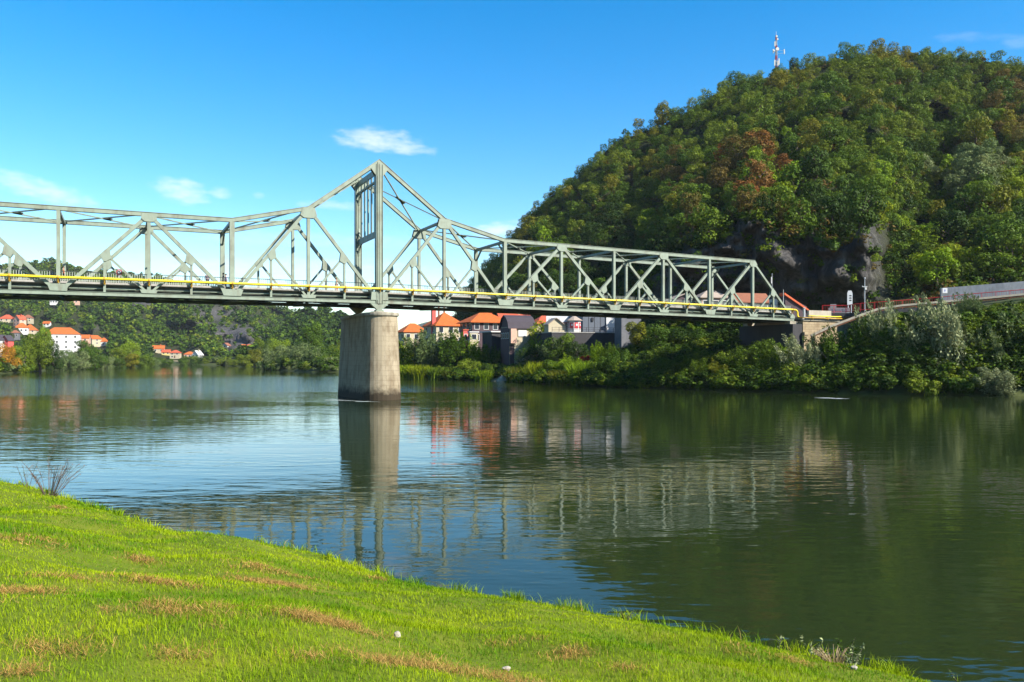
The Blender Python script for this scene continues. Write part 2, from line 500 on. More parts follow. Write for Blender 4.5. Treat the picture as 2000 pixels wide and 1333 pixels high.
cap_px = lerp([-1500, 0, 400, 500, 640, 780, 1000, 1250, 1400, 1500, 1640, 1740, 2000, 2600, 4000], [3.5, 3.2, 2.2, 2.0, 3.0, 4.0, 5.5, 7.5, 8.2, 7.5, 8.0, 12.8, 15.2, 18, 22])
slope_px = lerp([-1500, 700, 1000, 1250, 1420, 1640, 1740], [.35, .35, .42, .6, .9, 1.0, 2.8])
GN = SNoise(3, 9); GN2 = SNoise(4, 60)


def ground_z(x, y):
    x = np.atleast_1d(np.asarray(x, float)); y = np.atleast_1d(np.asarray(y, float))
    P = np.stack([x, y], 1)
    d = seg_dist(P, SH); ins = inside(P, SH)
    px = 1000 + FX * x / np.maximum(y, 8)
    cap = cap_px(px); sl_ = slope_px(px)
    h = cap * (1 - np.exp(-d * sl_ / cap)) + .18 * GN(x, y) * np.clip(d / 3, 0, 1) + np.clip((d - 60) / 400, 0, 3) * 1.2
    back = np.clip((px - 1230) / 60, 0, 1) * np.clip((1640 - px) / 60, 0, 1) * np.clip((d - 16) / 9, 0, 1)
    h = h + back * np.maximum(0, 12.6 - h)
    far = np.clip((y - 500) / 1500, 0, 1)
    h = h * (1 - far) + far * 3.0
    return np.where(ins, -np.minimum(2.2, .35 * d + .05), h)


def gz(x, y): return float(ground_z([x], [y])[0])


def grid_mesh(name, X, Y, Z, attrs=None):
    nr, nc = X.shape
    V = np.stack([X, Y, Z], -1).reshape(-1, 3)
    i = np.arange(nr - 1)[:, None] * nc + np.arange(nc - 1)[None]
    Q = np.stack([i, i + 1, i + 1 + nc, i + nc], -1).reshape(-1, 4)
    return np_mesh(name, V, Q, smooth=True, attrs=attrs)


# one ground sheet reaching the horizon (river channel pressed into it)
pxs = np.concatenate([np.linspace(-3600, -300, 30), np.linspace(-250, 2300, 170), np.linspace(2400, 6000, 30)])
ds = np.concatenate([np.linspace(34, 110, 26), np.linspace(112, 210, 66), np.geomspace(214, 560, 50), np.geomspace(580, 5600, 26)])
GX = (pxs[None] - 1000) / FX * ds[:, None]; GY = np.repeat(ds[:, None], len(pxs), 1)
GZ = ground_z(GX.ravel(), GY.ravel()).reshape(GX.shape)
M['ground'] = mat_ground('bank_soil_and_scrub', [(.25, (.022, .03, .010)), (.5, (.045, .06, .016)), (.7, (.085, .095, .028)), (.85, (.16, .13, .06))], .25, .3)
g = link('ground', grid_mesh('ground', GX, GY, GZ), M['ground']); tag(g, kind='structure')

# ------------------------------------------------------------------ river
m, nt, out = new_mat('river_water')
b = nd(nt, "ShaderNodeBsdfPrincipled", Roughness=.035, IOR=1.333)
b.inputs['Base Color'].default_value = (.012, .020, .006, 1)
tcw = nd(nt, "ShaderNodeTexCoord")


def wnoise(scale, mapping, detail, rot=0.0):
    mp = nd(nt, "ShaderNodeMapping"); mp.inputs['Scale'].default_value = mapping; mp.inputs['Rotation'].default_value = (0, 0, rot)
    nt.links.new(tcw.outputs['Object'], mp.inputs['Vector'])
    n = nd(nt, "ShaderNodeTexNoise", Scale=scale, Detail=detail, Roughness=.5)
    nt.links.new(mp.outputs[0], n.inputs['Vector']); return n.outputs['Fac']


def wmath(op, a, b_):
    n = nd(nt, "ShaderNodeMath", operation=op)
    for i, v in enumerate((a, b_)):
        if isinstance(v, (int, float)): n.inputs[i].default_value = v
        else: nt.links.new(v, n.inputs[i])
    return n.outputs[0]


w1 = wnoise(.9, (.55, 1.5, 1), 2, .18)          # ripples
w2 = wnoise(.22, (.6, 1.4, 1), 2, .05)          # slow swell of the current
w3 = wnoise(3.2, (.6, 1.3, 1), 2, -.1)          # fine wind ripples
pt = wnoise(.03, (.5, 1.6, 1), 4, .1)           # where the surface is ruffled
pr = ramp(nt, pt, [(.40, (.35, .35, .35)), (.66, (1.3, 1.3, 1.3))])
hgt = wmath('ADD', wmath('ADD', wmath('MULTIPLY', wmath('MULTIPLY', w1, .023), pr.outputs['Color']), wmath('MULTIPLY', w2, .020)), wmath('MULTIPLY', wmath('MULTIPLY', w3, .0040), pr.outputs['Color']))
sw = nd(nt, "ShaderNodeSeparateXYZ"); nt.links.new(tcw.outputs['Object'], sw.inputs[0])


def mrange(v, a, b_, lo=0.0, hi=1.0):
    n = nd(nt, "ShaderNodeMapRange"); n.interpolation_type = 'SMOOTHSTEP'
    for k_, x_ in (('From Min', a), ('From Max', b_), ('To Min', lo), ('To Max', hi)): n.inputs[k_].default_value = x_
    nt.links.new(v, n.inputs['Value']); return n.outputs[0]


# the broken water of the current round and below the pier
wob = wmath('ADD', sw.outputs[1], wmath('MULTIPLY', wnoise(.03, (.5, 1.6, 1), 4), 110))
rif = wmath('MULTIPLY', wmath('MULTIPLY', mrange(wob, 142, 196), mrange(wob, 330, 235)), mrange(sw.outputs[0], 30, -5))
w4 = wnoise(1.5, (.5, 1.2, 1), 3, .1)
hgt = wmath('ADD', hgt, wmath('MULTIPLY', wmath('MULTIPLY', w4, .065), rif))
bp = nd(nt, "ShaderNodeBump", Strength=1.0, Distance=1.0)
nt.links.new(hgt, bp.inputs['Height']); nt.links.new(bp.outputs['Normal'], b.inputs['Normal'])
nt.links.new(b.outputs[0], out.inputs['Surface'])
M['water'] = m
mb = MB(); mb.v = [(-900, -60, 0), (900, -60, 0), (900, 900, 0), (-900, 900, 0)]; mb.f = [(0, 1, 2, 3)]
tag(mb.build('river', M['water']), kind='structure')

# ------------------------------------------------------------------ near bank (mown grass)
CR = [(-900, 882), (-400, 909), (0, 939), (70, 950), (130, 968), (250, 1005), (330, 1033), (430, 1049), (560, 1065), (640, 1079), (700, 1101), (800, 1134), (900, 1150),
      (1000, 1166), (1100, 1182), (1200, 1197), (1300, 1216), (1400, 1237), (1500, 1255), (1600, 1273), (1700, 1295), (1790, 1319), (2000, 1386), (2500, 1576)]
ZC = 1.0
CRW = np.array([[(px - 1000) / FX * wd(py, ZC), wd(py, ZC)] for px, py in CR])
CRW = np.vstack([[[-70, 62]], CRW, [[14, -6]], [[24, -26]]])
CRP = np.vstack([CRW, [[-120, -60]], [[-120, 60]]])
BN = SNoise(21, 5.5); BN2 = SNoise(22, 1.3)


def bank_z(x, y):
    P = np.stack([np.ravel(x), np.ravel(y)], 1).astype(float)
    s = seg_dist(P, CRW); s = np.where(inside(P, CRP), s, -s)
    up = ZC + 2.9 * np.minimum(s, 30) / 11.4 - .08 * np.exp(-np.maximum(s, 0) / .8) + (.06 * BN(P[:, 0], P[:, 1]) + .02 * BN2(P[:, 0], P[:, 1])) * np.clip(s / 1.5, 0, 1)
    dn = ZC - .08 + s * 1.25
    return np.where(s > 0, up, np.maximum(dn, -2.5)).reshape(np.shape(x)), s.reshape(np.shape(x))


bx = np.linspace(-46, 26, 260); by = np.linspace(-14, 46, 220)
BX, BY = np.meshgrid(bx, by)
BZ, BS = bank_z(BX, BY)
M['bank'] = mat_ground('grassy_soil', [(.25, (.065, .10, .005)), (.5, (.125, .165, .008)), (.68, (.19, .20, .015)), (.8, (.22, .18, .05))], 1.1, .05, 9)
tag(link('grass_bank', grid_mesh('grass_bank', BX, BY, BZ), M['bank']), kind='structure')


def bank_pt(px, py):
    """where the sight line through a photo pixel meets the near bank"""
    for d in np.arange(3.5, 45, .04):
        p = W(px, py, d)
        if p.z <= bank_z(np.array([p.x]), np.array([p.y]))[0][0]: return p
    return W(px, py, 30)


HAYP = [(45, 1163, 70, 16), (120, 1268, 90, 34), (355, 1282, 60, 26), (395, 1188, 75, 20), (250, 1138, 90, 9), (40, 1055, 50, 9), (280, 1095, 45, 10), (630, 1215, 40, 8),
        (825, 1287, 48, 15), (900, 1318, 60, 7), (1112, 1286, 50, 11), (205, 1200, 22, 8), (1530, 1290, 30, 6), (690, 1290, 60, 8), (430, 1228, 18, 9), (115, 993, 14, 4),
        (990, 1328, 40, 5), (1010, 1262, 60, 6), (530, 1140, 70, 6), (735, 1135, 14, 5), (1230, 1310, 40, 8), (20, 1325, 70, 12), (1440, 1265, 16, 4)]
HAYW = []
for px, py, hw, hh in HAYP:
    a = bank_pt(px, py); b2 = bank_pt(px + hw, py); c2 = bank_pt(px, min(py + hh, 1420)); 
    HAYW.append((a.x, a.y, max(.12, (b2 - a).length), max(.12, (c2 - a).length)))


HNZ = SNoise(35, .9, 10); HNZ2 = SNoise(36, .3, 8)


def hay_mask(x, y):
    h = np.zeros(np.shape(x)); hq = np.clip(.55 + .38 * HNZ(x, y) + .22 * HNZ2(x, y), 0, 1.1)
    for hx, hy, ra, rb in HAYW:
        # long axis across the sight line
        l = math.hypot(hx, hy); ux, uy = hy / l, -hx / l
        dx = x - hx; dy = y - hy
        a = (dx * ux + dy * uy) / ra; b_ = (dx * uy - dy * ux) / rb
        h = np.maximum(h, np.exp(-(a * a + b_ * b_) * .95) * hq)
    return h


def blades(n, region, base_h, seed, flat=False):
    r = np.random.RandomState(seed)
    pts = []
    tot = 0
    while tot < n:
        x = r.uniform(-30, 16, n * 4); y = r.uniform(.6, 36, n * 4)
        d = np.hypot(x, y)
        keep = (r.rand(n * 4) < np.clip((4.5 / np.maximum(d, 2.5)) ** 1.25, 0, 1)) & (np.abs(x) < y * .78 + 3.5)
        x = x[keep]; y = y[keep]
        z, s = bank_z(x, y)
        k = region(x, y, s, r)
        pts.append(np.stack([x[k], y[k], z[k]], 1)); tot += k.sum()
    P = np.concatenate(pts)[:n]
    return P, r


def build_blades(P, r, name, H, Wd, lean, colf, mat, label, cat):
    n = len(P)
    d = np.hypot(P[:, 0], P[:, 1])
    th = r.uniform(0, 2 * PI, n); ph = r.uniform(0, 2 * PI, n)
    w = Wd * (np.clip(d / 8, .75, 3.0)) * r.uniform(.6, 1.3, n)
    h = H * r.uniform(.5, 1.45, n)
    L = lean * r.uniform(.2, 1.3, n) * h
    u = np.stack([np.cos(th), np.sin(th), 0 * th], 1) * w[:, None] / 2
    l = np.stack([np.cos(ph), np.sin(ph), 0 * ph], 1)
    up = np.array([0, 0, 1.0])
    base = P - up * .01
    mid = P + up * (h * .55)[:, None] + l * (L * .35)[:, None]
    tip = P + up * (h * np.clip(1.05 - .35 * L / np.maximum(h, 1e-4), .15, 1))[:, None] + l * L[:, None]
    V = np.stack([base - u, base + u, mid + u * .75, mid - u * .75, tip], 1).reshape(-1, 3)
    o = np.arange(n)[:, None] * 5
    Q = o + np.array([[0, 1, 2, 3]]); T = o + np.array([[3, 2, 4]])
    c = colf(P, r)
    C = np.repeat(c, 5, axis=0) * ALB
    ob = link(name, np_mesh(name, V, Q, T, colattr=C), mat)
    return tag(ob, label, cat, kind='stuff')


GNA = SNoise(31, 3.2); GNB = SNoise(32, .9)


def grass_col(P, r):
    n = len(P)
    k = np.clip(.58 + .26 * GNA(P[:, 0], P[:, 1]) + .16 * GNB(P[:, 0], P[:, 1]) + r.normal(0, .16, n), 0, 1)[:, None]
    c = np.array([.100, .235, .006]) * (1 - k) + np.array([.355, .450, .008]) * k
    hm = hay_mask(P[:, 0], P[:, 1])
    dry = (r.rand(n) < np.clip(.018 + hm * .34, 0, 1))[:, None]
    dc = np.array([.42, .30, .09]) * r.uniform(.6, 1.3, n)[:, None]
    return np.where(dry, dc, c * r.uniform(.75, 1.25, n)[:, None])


P, r = blades(430000, lambda x, y, s, r: (s > -.25) & (r.rand(len(x)) > .25 * np.clip(hay_mask(x, y), 0, 1)), .06, 5)
hn = 1 + .35 * GNA(P[:, 0] + 40, P[:, 1]) 
build_blades(P, r, 'grass', .046 * np.clip(hn, .5, 1.7), .0052, .8, grass_col, M['grass'], 'bright green mown grass covering the near riverbank', 'grass')


P, r = blades(5200, lambda x, y, s, r: (s > -.35) & (s < .45) & (r.rand(len(x)) < np.clip(.5 * GNB(x * 1.3, y * 1.3), 0, 1)), .06, 9)
build_blades(P, r, 'edge_grass', .19, .0065, .8, grass_col, M['grass'], 'taller unmown grass fringe along the edge of the lawn', 'grass')


def hay_col(P, r):
    n = len(P); k = r.rand(n)[:, None]
    return (np.array([.26, .135, .03]) * (1 - k) + np.array([.58, .37, .11]) * k) * r.uniform(.7, 1.2, n)[:, None]


P, r = blades(9500, lambda x, y, s, r: (s > .1) & (r.rand(len(x)) < np.clip(hay_mask(x, y) - .06, 0, 1) ** 1.5 * .8), .06, 6)
P[:, 2] += r.uniform(.005, .05, len(P))
build_blades(P, r, 'dry_grass', .045, .0048, 3.2, hay_col, M['hay'], 'tan tufts of cut dry grass lying on the lawn', 'dry grass')
# ------------------------------------------------------------------ foliage
def leaf_cards(C, N, r, size, aspect=1.0, droop=None):
    """one bent leaf-cluster face at each centre C facing roughly N; droop = preferred long axis"""
    n = len(C)
    N = N / np.maximum(np.linalg.norm(N, axis=1, keepdims=True), 1e-6)
    t = r.normal(size=(n, 3)) if droop is None else droop + r.normal(size=(n, 3)) * .35
    t -= N * (t * N).sum(1, keepdims=True); t /= np.maximum(np.linalg.norm(t, axis=1, keepdims=True), 1e-6)
    b_ = np.cross(N, t)
    s = size * r.uniform(.55, 1.4, n)[:, None]
    l = s * .5; w = s * .5 / aspect
    k = r.uniform(.55, 1.0, (n, 1))
    V = np.stack([C - t * l, C + b_ * w * k, C + t * l, C - b_ * w], 1)
    V += r.normal(size=V.shape) * (s[:, :, None] * .07)
    return V.reshape(-1, 3)


def crown_pts(r, n, lobes, shell=.8, up=.35):
    """points on the outside of a cluster of lobes (cx,cy,cz,rx,rz)"""
    L = np.array(lobes, float); vol = L[:, 3] * L[:, 3] + L[:, 3] * L[:, 4]
    k = r.choice(len(L), int(n * 1.9), p=vol / vol.sum())
    dr = r.normal(size=(len(k), 3)); dr /= np.linalg.norm(dr, axis=1, keepdims=True)
    rad = r.uniform(shell, 1.06, len(k))[:, None]
    sc = np.stack([L[k, 3], L[k, 3], L[k, 4]], 1)
    C = L[k, :3] + dr * rad * sc
    # drop what lies well inside another lobe
    keep = np.ones(len(C), bool)
    for i, l in enumerate(L):
        q = (((C - l[:3]) / np.array([l[3], l[3], l[4]])) ** 2).sum(1)
        keep &= ~((q < .62) & (k != i))
    C = C[keep][:n]; dr = dr[keep][:n]; kk = k[keep][:n]
    N = dr + np.array([0, 0, up]) + r.normal(size=dr.shape) * .36
    return C, N, kk


def round_crown(seed, n=1900, leaf=.055, tall=1.0, nl=15):
    """broadleaf crown, unit height 1, ragged outline of many lobes"""
    r = np.random.RandomState(seed); lobes = []
    for i in range(nl):
        a = r.uniform(0, 2 * PI); zz = r.uniform(.22, .86)
        rad = .33 * math.sqrt(max(.05, 1 - ((zz - .52) / .46) ** 2)) * r.uniform(.45, 1.0)
        q = r.uniform(.10, .19)
        lobes.append((math.cos(a) * rad, math.sin(a) * rad, zz, q * 1.05, q * .82))
    lobes.append((0, 0, .55, .22, .30))
    C, N, k = crown_pts(r, n, lobes, .72)
    C[:, 2] *= tall
    tl = r.uniform(.25, .75, len(lobes))
    tint = np.clip(tl[k] * .55 + r.rand(len(C)) * .5, 0, 1)
    return leaf_cards(C, N, r, leaf, 1.25), np.repeat(tint, 4)


def willow_crown(seed, n=4600, leaf=.05, lean=.18, stems=26, spread=.42):
    """bushy willow: many leaning sprays of narrow leaves fanning out from the base"""
    r = np.random.RandomState(seed); Cs = []; Ds = []; Ts = []
    for i in range(stems):
        a = r.uniform(0, 2 * PI); q = math.sqrt(r.uniform(.0, 1)) * spread
        H = r.uniform(.62, 1.0) * (1 - .30 * (q / spread) ** 2)
        top = np.array([math.cos(a) * q + lean * H * r.uniform(.3, 1.2), math.sin(a) * q, H])
        p0 = np.array([math.cos(a) * q * .35, math.sin(a) * q * .35, 0.0])
        m_ = n // stems
        t = r.uniform(.08, 1, m_) ** .8
        bend = np.stack([.05 * np.sin(t * 3 + i), .04 * np.cos(t * 2.2 + i), 0 * t], 1)
        c = p0 + (top - p0) * t[:, None] + bend
        wid = .035 + .105 * np.sin(np.clip(t, 0, 1) * PI) ** .8
        o = r.normal(size=(m_, 3)); o /= np.linalg.norm(o, axis=1, keepdims=True)
        c = c + o * (wid * r.uniform(.2, 1.1, m_))[:, None]
        c[:, 2] = np.abs(c[:, 2])
        d = (top - p0) / np.linalg.norm(top - p0); dd = d * .7 + o * .7 + np.array([.25, 0, -.1])
        Cs.append(c); Ds.append(dd); Ts.append(np.clip(r.uniform(.2, .7) * .55 + r.rand(m_) * .5, 0, 1))
    C = np.concatenate(Cs); D = np.concatenate(Ds); T = np.concatenate(Ts)
    N = r.normal(size=C.shape) + np.array([0, 0, .5])
    return leaf_cards(C, N, r, leaf, 2.4, D), np.repeat(T, 4)


def shrub_crown(seed, n=2600, leaf=.07, nl=14, flat=1.0):
    """low broad shrub, unit height 1, about 1.3 wide"""
    r = np.random.RandomState(seed); lobes = []
    for i in range(nl):
        a = r.uniform(0, 2 * PI); q = math.sqrt(r.rand()) * .5; zz = r.uniform(.12, .74) * (1 - .5 * q)
        s_ = r.uniform(.13, .24); lobes.append((math.cos(a) * q, math.sin(a) * q, zz, s_, s_ * .9))
    C, N, k = crown_pts(r, n, lobes, .6); C[:, 2] = np.abs(C[:, 2]) * flat
    tl = r.uniform(.2, .8, len(lobes))
    tint = np.clip(tl[k] * .55 + r.rand(len(C)) * .5, 0, 1)
    return leaf_cards(C, N, r, leaf, 1.5), np.repeat(tint, 4)


def reed_clump(seed, n=900, w=.022):
    r = np.random.RandomState(seed)
    a = r.uniform(0, 2 * PI, n); q = np.sqrt(r.rand(n)) * .6
    p = np.stack([np.cos(a) * q, np.sin(a) * q, 0 * a], 1)
    h = r.uniform(.5, 1.05, n); l = r.normal(size=(n, 3)) * .18; l[:, 2] = 0; l[:, 0] += .08
    th = r.uniform(0, PI, n); u = np.stack([np.cos(th), np.sin(th), 0 * th], 1) * w * r.uniform(.6, 1.3, n)[:, None]
    mid = p + np.stack([0 * h, 0 * h, h * .55], 1) + l * .3; tip = p + np.stack([0 * h, 0 * h, h], 1) + l * 1.2
    V = np.stack([p - u, p + u, mid + u * .8, mid - u * .8], 1); V2 = np.stack([mid - u * .8, mid + u * .8, tip + u * .1, tip - u * .1], 1)
    V = np.stack([V, V2], 1).reshape(-1, 3)
    return V, np.repeat(r.rand(n), 8)


def cards_mesh(name, V, tint, rnd=None):
    Q = np.arange(len(V)).reshape(-1, 4)
    at = {'tint': tint}
    if rnd is not None: at['rnd'] = rnd
    return np_mesh(name, V, Q, attrs=at)


def trunk_mesh(seed, h=.5, r0=.035, limbs=5):
    r = random.Random(seed); mb = MB()
    bend = [(r.uniform(-.02, .02) * i, r.uniform(-.02, .02) * i, h * i / 4) for i in range(5)]
    mb.tube(bend, [r0 * (1 - .16 * i) for i in range(5)], 7)
    for i in range(limbs):
        a = r.uniform(0, 2 * PI); z = h * r.uniform(.5, 1); l = r.uniform(.16, .3)
        mb.tube([(0, 0, z), (math.cos(a) * l * .5, math.sin(a) * l * .5, z + l * .45), (math.cos(a) * l, math.sin(a) * l, z + l * .95)], [r0 * .5, r0 * .35, r0 * .15], 5)
    me = bpy.data.meshes.new('trunk'); me.from_pydata(mb.v, [], mb.f); me.materials.append(M['bark'])
    return me


ROUND = [round_crown(100 + i, 1900, .05, 1.0, 13 + i) for i in range(7)]
ROUND_BIG = [round_crown(150 + i, 5200, .032, 1.0, 18) for i in range(4)]
WILLOW = [willow_crown(200 + i, 11000, .042, .20 if i % 2 else .10, 40) for i in range(4)]
WIND = [willow_crown(240 + i, 11000, .044, .55 + .1 * i, 34, .5) for i in range(3)]
WILLOW_FAR = [willow_crown(220 + i, 2600, .055, .08) for i in range(3)]
SHRUB = [shrub_crown(300 + i, 5200, .055) for i in range(4)]
REED = [reed_clump(400 + i) for i in range(2)]
TRUNKS = [trunk_mesh(500 + i) for i in range(4)]

LEAF = {
    'green': [(.038, .082, .007), (.055, .108, .008), (.070, .122, .010), (.044, .092, .011)],
    'dark': [(.018, .042, .006), (.026, .056, .008), (.032, .066, .009)],
    'olive': [(.082, .132, .009), (.102, .150, .012), (.070, .118, .010)],
    'bright': [(.100, .185, .006), (.120, .195, .008), (.145, .200, .008)],
    'rust': [(.150, .066, .014), (.125, .068, .016), (.110, .086, .014)],
    'brown': [(.085, .066, .016), (.095, .082, .014), (.075, .072, .014)],
    'silver': [(.170, .220, .110), (.200, .245, .130), (.145, .195, .090)],
    'grey': [(.100, .150, .055), (.120, .165, .065), (.082, .132, .045)],
    'orange': [(.270, .150, .012), (.230, .130, .012), (.190, .135, .012)],
    'red': [(.22, .028, .014), (.18, .022, .012)],
    'autumn': [(.100, .122, .009), (.130, .132, .010), (.085, .112, .009)],
}
LM = {k: mat_leaf('leaf_' + k, v) for k, v in LEAF.items()}
_cache = {}


def crown_me(kind, lib, i):
    key = (kind, id(lib), i)
    if key not in _cache:
        V, t = lib[i]
        me = cards_mesh('crown', V, t); me.materials.append(LM[kind]); _cache[key] = me
    return _cache[key]


def plant(name, label, cat, base, h, w, kind, lib, i, group=None, rz=None, trunk=True, crown='crown', tilt=0.0, part_trunk='trunk'):
    """w = width as a share of the library shape's own"""
    t = thing(name, label, cat, base, 0, group)
    rz = random.uniform(0, 2 * PI) if rz is None else rz
    c = link(crown, crown_me(kind, lib, i % len(lib)), None, t)
    c.scale = (w, w, h); c.rotation_euler = (0, tilt, rz)
    if trunk:
        k = link(part_trunk, TRUNKS[i % len(TRUNKS)], None, t); k.scale = (h, h, h); k.rotation_euler = (0, 0, rz)
    return t


# ------------------------------------------------------------------ the steep wooded hill
hp = [820, 880, 905, 930, 985, 1000, 1040, 1075, 1120, 1160, 1200, 1235, 1280, 1330, 1380, 1410, 1440, 1490, 1540, 1580, 1640, 1700, 1740, 1800, 1850, 1900, 1950, 2000, 2200, 2500, 3000]
hy = [700, 620, 560, 520, 462, 440, 390, 355, 325, 290, 247, 235, 222, 195, 165, 145, 130, 122, 112, 97, 82, 74, 72, 73, 77, 84, 88, 96, 120, 160, 260]
ridge_y = lerp(hp, hy)
ridge_d = lerp([820, 980, 1200, 1500, 1740, 2000, 3000], [470, 400, 366, 345, 332, 325, 330])
foot_d = lerp([820, 900, 1000, 1100, 1300, 1500, 1700, 1850, 2000, 2600, 3000], [430, 345, 268, 228, 186, 172, 163, 158, 155, 150, 150])
foot_y = lerp([820, 900, 1000, 1300, 1500, 1700, 1850, 2000, 2600, 3000], [705, 650, 634, 612, 602, 592, 578, 564, 540, 520])
HN = SNoise(41, 46); HN2 = SNoise(42, 15); HN3 = SNoise(43, 150)


def cliffness(px):
    return np.clip((px - 1230) / 90, 0, 1) * np.clip((1760 - px) / 70, 0, 1)


def hill_surf(px, v):
    """px column, v 0 at the foot .. 1 on the ridge, 1..1.6 down the far side -> world"""
    px = np.asarray(px, float); v = np.asarray(v, float)
    yr = ridge_y(px) + 34 * (FX / ridge_d(px)) / (FX / 335.0)
    vv = np.clip(v, 0, 1)
    y = foot_y(px) + (np.minimum(yr, foot_y(px) - 12) - foot_y(px)) * vv
    c = cliffness(px)
    ct = .31 + .06 * np.sin(px / 55.0) + .03 * np.sin(px / 19.0)
    f0 = vv ** 1.12
    f1 = np.where(vv < ct, -.035 * np.sin(np.clip(vv / ct, 0, 1) * 2.2), -.028 + 1.028 * np.clip((vv - ct) / (1 - ct), 0, 1) ** .95)
    f = f0 * (1 - c) + f1 * c
    d = foot_d(px) + (ridge_d(px) - foot_d(px)) * f
    env = np.clip(vv * 5, 0, 1) * np.clip((1.02 - vv) * 4, 0, 1)
    # the gully right of the middle and the two spurs either side of it
    gl = np.exp(-((px - (1905 - 150 * (1 - vv))) / 48) ** 2) * 20 - np.exp(-((px - (1640 + 60 * (vv - .5))) / 90) ** 2) * 12 * (1 - c * (vv < .4))
    gl += np.exp(-((px - (1210 + 120 * (vv - .4))) / 55) ** 2) * 16 - np.exp(-((px - (1090 + 120 * vv)) / 60) ** 2) * 6
    d = d + env * (gl + 6.5 * HN(px * .55, vv * 260) + 2.0 * HN2(px * .55, vv * 260)) * (1 - .6 * c * (vv < ct + .05))
    x = (px - 1000) / FX * d; z = CH + (YH - y) / FX * d
    over = np.clip(v - 1, 0, 1)
    d2 = d + over * 170; z = z - over ** 1.3 * (z + 2) * 1.4
    x = (px - 1000) / FX * d2
    low = np.clip(-v, 0, 1)
    z = z - low * 22; d2 = d2 - low * 1.0
    return x, d2, z


HPX = np.concatenate([np.linspace(830, 2080, 250), np.linspace(2090, 3000, 50)])
HV = np.concatenate([[-1.0], np.linspace(0, 1, 110), np.linspace(1.05, 1.75, 12)])
A, B_ = np.meshgrid(HPX, HV)
hx, hyy, hz = hill_surf(A, B_)
# roughen the rock face itself
ck = cliffness(A) * (B_ > 0) * (B_ < .42)
hyy = hyy - ck * (.25 * SNoise(51, 9)(hx, hz * .3) + .4 * SNoise(52, 3)(hx, hz * .3))
cm = (ck * (B_ < .36 + .05 * np.sin(A / 37.0)))
m, nt, out = new_mat('hillside')
b = nd(nt, "ShaderNodeBsdfPrincipled", Roughness=.9); b.inputs['Specular IOR Level'].default_value = .12
n1 = noise(nt, .16, 12, .7, (2.6, 2.6, .55)); r1 = ramp(nt, n1.outputs['Fac'], [(.28, (.024, .022, .021)), (.5, (.066, .061, .058)), (.66, (.14, .13, .122)), (.8, (.30, .28, .26))])
n2 = noise(nt, .5, 8, .65); r2 = ramp(nt, n2.outputs['Fac'], [(.3, (.012, .016, .006)), (.55, (.030, .036, .010)), (.75, (.060, .052, .022))])
at = nd(nt, "ShaderNodeAttribute", attribute_name='rock')
n3 = noise(nt, .22, 6, .6)
sub = nd(nt, "ShaderNodeMath", operation='MULTIPLY_ADD'); sub.inputs[1].default_value = 1.4; sub.inputs[2].default_value = -.35
nt.links.new(at.outputs['Fac'], sub.inputs[0])
ad = nd(nt, "ShaderNodeMath", operation='ADD'); ad.use_clamp = True
nt.links.new(sub.outputs[0], ad.inputs[0])
s4 = nd(nt, "ShaderNodeMath", operation='MULTIPLY_ADD'); s4.inputs[1].default_value = 1.0; s4.inputs[2].default_value = -.5
nt.links.new(n3.outputs['Fac'], s4.inputs[0]); nt.links.new(s4.outputs[0], ad.inputs[1])
mx = nd(nt, "ShaderNodeMix", data_type='RGBA'); nt.links.new(ad.outputs[0], mx.inputs['Factor'])
nt.links.new(r2.outputs['Color'], mx.inputs[6]); nt.links.new(r1.outputs['Color'], mx.inputs[7]); nt.links.new(mx.outputs[2], b.inputs['Base Color'])
bp = nd(nt, "ShaderNodeBump", Strength=1.0, Distance=2.6); nt.links.new(n1.outputs['Fac'], bp.inputs['Height']); nt.links.new(bp.outputs['Normal'], b.inputs['Normal'])
nt.links.new(b.outputs[0], out.inputs['Surface']); M['hillside'] = m
tag(link('hill', grid_mesh('hill', hx, hyy, hz, attrs={'rock': cm.ravel()}), M['hillside']), kind='structure')

# where the trees of the hill stand
cand = []
rr = np.random.RandomState(77)
cp = rr.uniform(900, 2420, 26000); cv = rr.uniform(.015, 1.03, 26000)
cx_, cy_, cz_ = hill_surf(cp, cv)
# weight so that points are even over the ground, not over the picture
e = 1e-3
ax, ay, az_ = hill_surf(cp + 1, cv); bx_, by_, bz_ = hill_surf(cp, np.minimum(cv + e, 1.05))
area = np.abs((ax - cx_)) * np.sqrt((by_ - cy_) ** 2 + (bz_ - cz_) ** 2) / e
keep = rr.rand(len(cp)) < np.clip(area / np.percentile(area, 92), 0, 1)
cp, cv, cx_, cy_, cz_ = [q[keep] for q in (cp, cv, cx_, cy_, cz_)]
ctop = .31 + .06 * np.sin(cp / 55.0) + .03 * np.sin(cp / 19.0)
cl = (cliffness(cp) > .35) & (cv < ctop - .01)
rad_need = np.where(cp > 2040, 9.0, 3.8)
chosen = []
cell = {}
for i in range(len(cp)):
    if cl[i] and rr.rand() > .05: continue
    if cv[i] < .06 and 1180 < cp[i] < 1800: continue
    s_ = rad_need[i] * rr.uniform(.8, 1.25)
    key = (int(cx_[i] // 10), int(cy_[i] // 10)); ok = True
    for a in (-1, 0, 1):
        for c_ in (-1, 0, 1):
            for j in cell.get((key[0] + a, key[1] + c_), ()):
                if (cx_[i] - cx_[j]) ** 2 + (cy_[i] - cy_[j]) ** 2 + (.7 * (cz_[i] - cz_[j])) ** 2 < s_ * s_: ok = False; break
            if not ok: break
        if not ok: break
    if ok: cell.setdefault(key, []).append(i); chosen.append(i)

KN = SNoise(61, 150); KN2 = SNoise(62, 60)


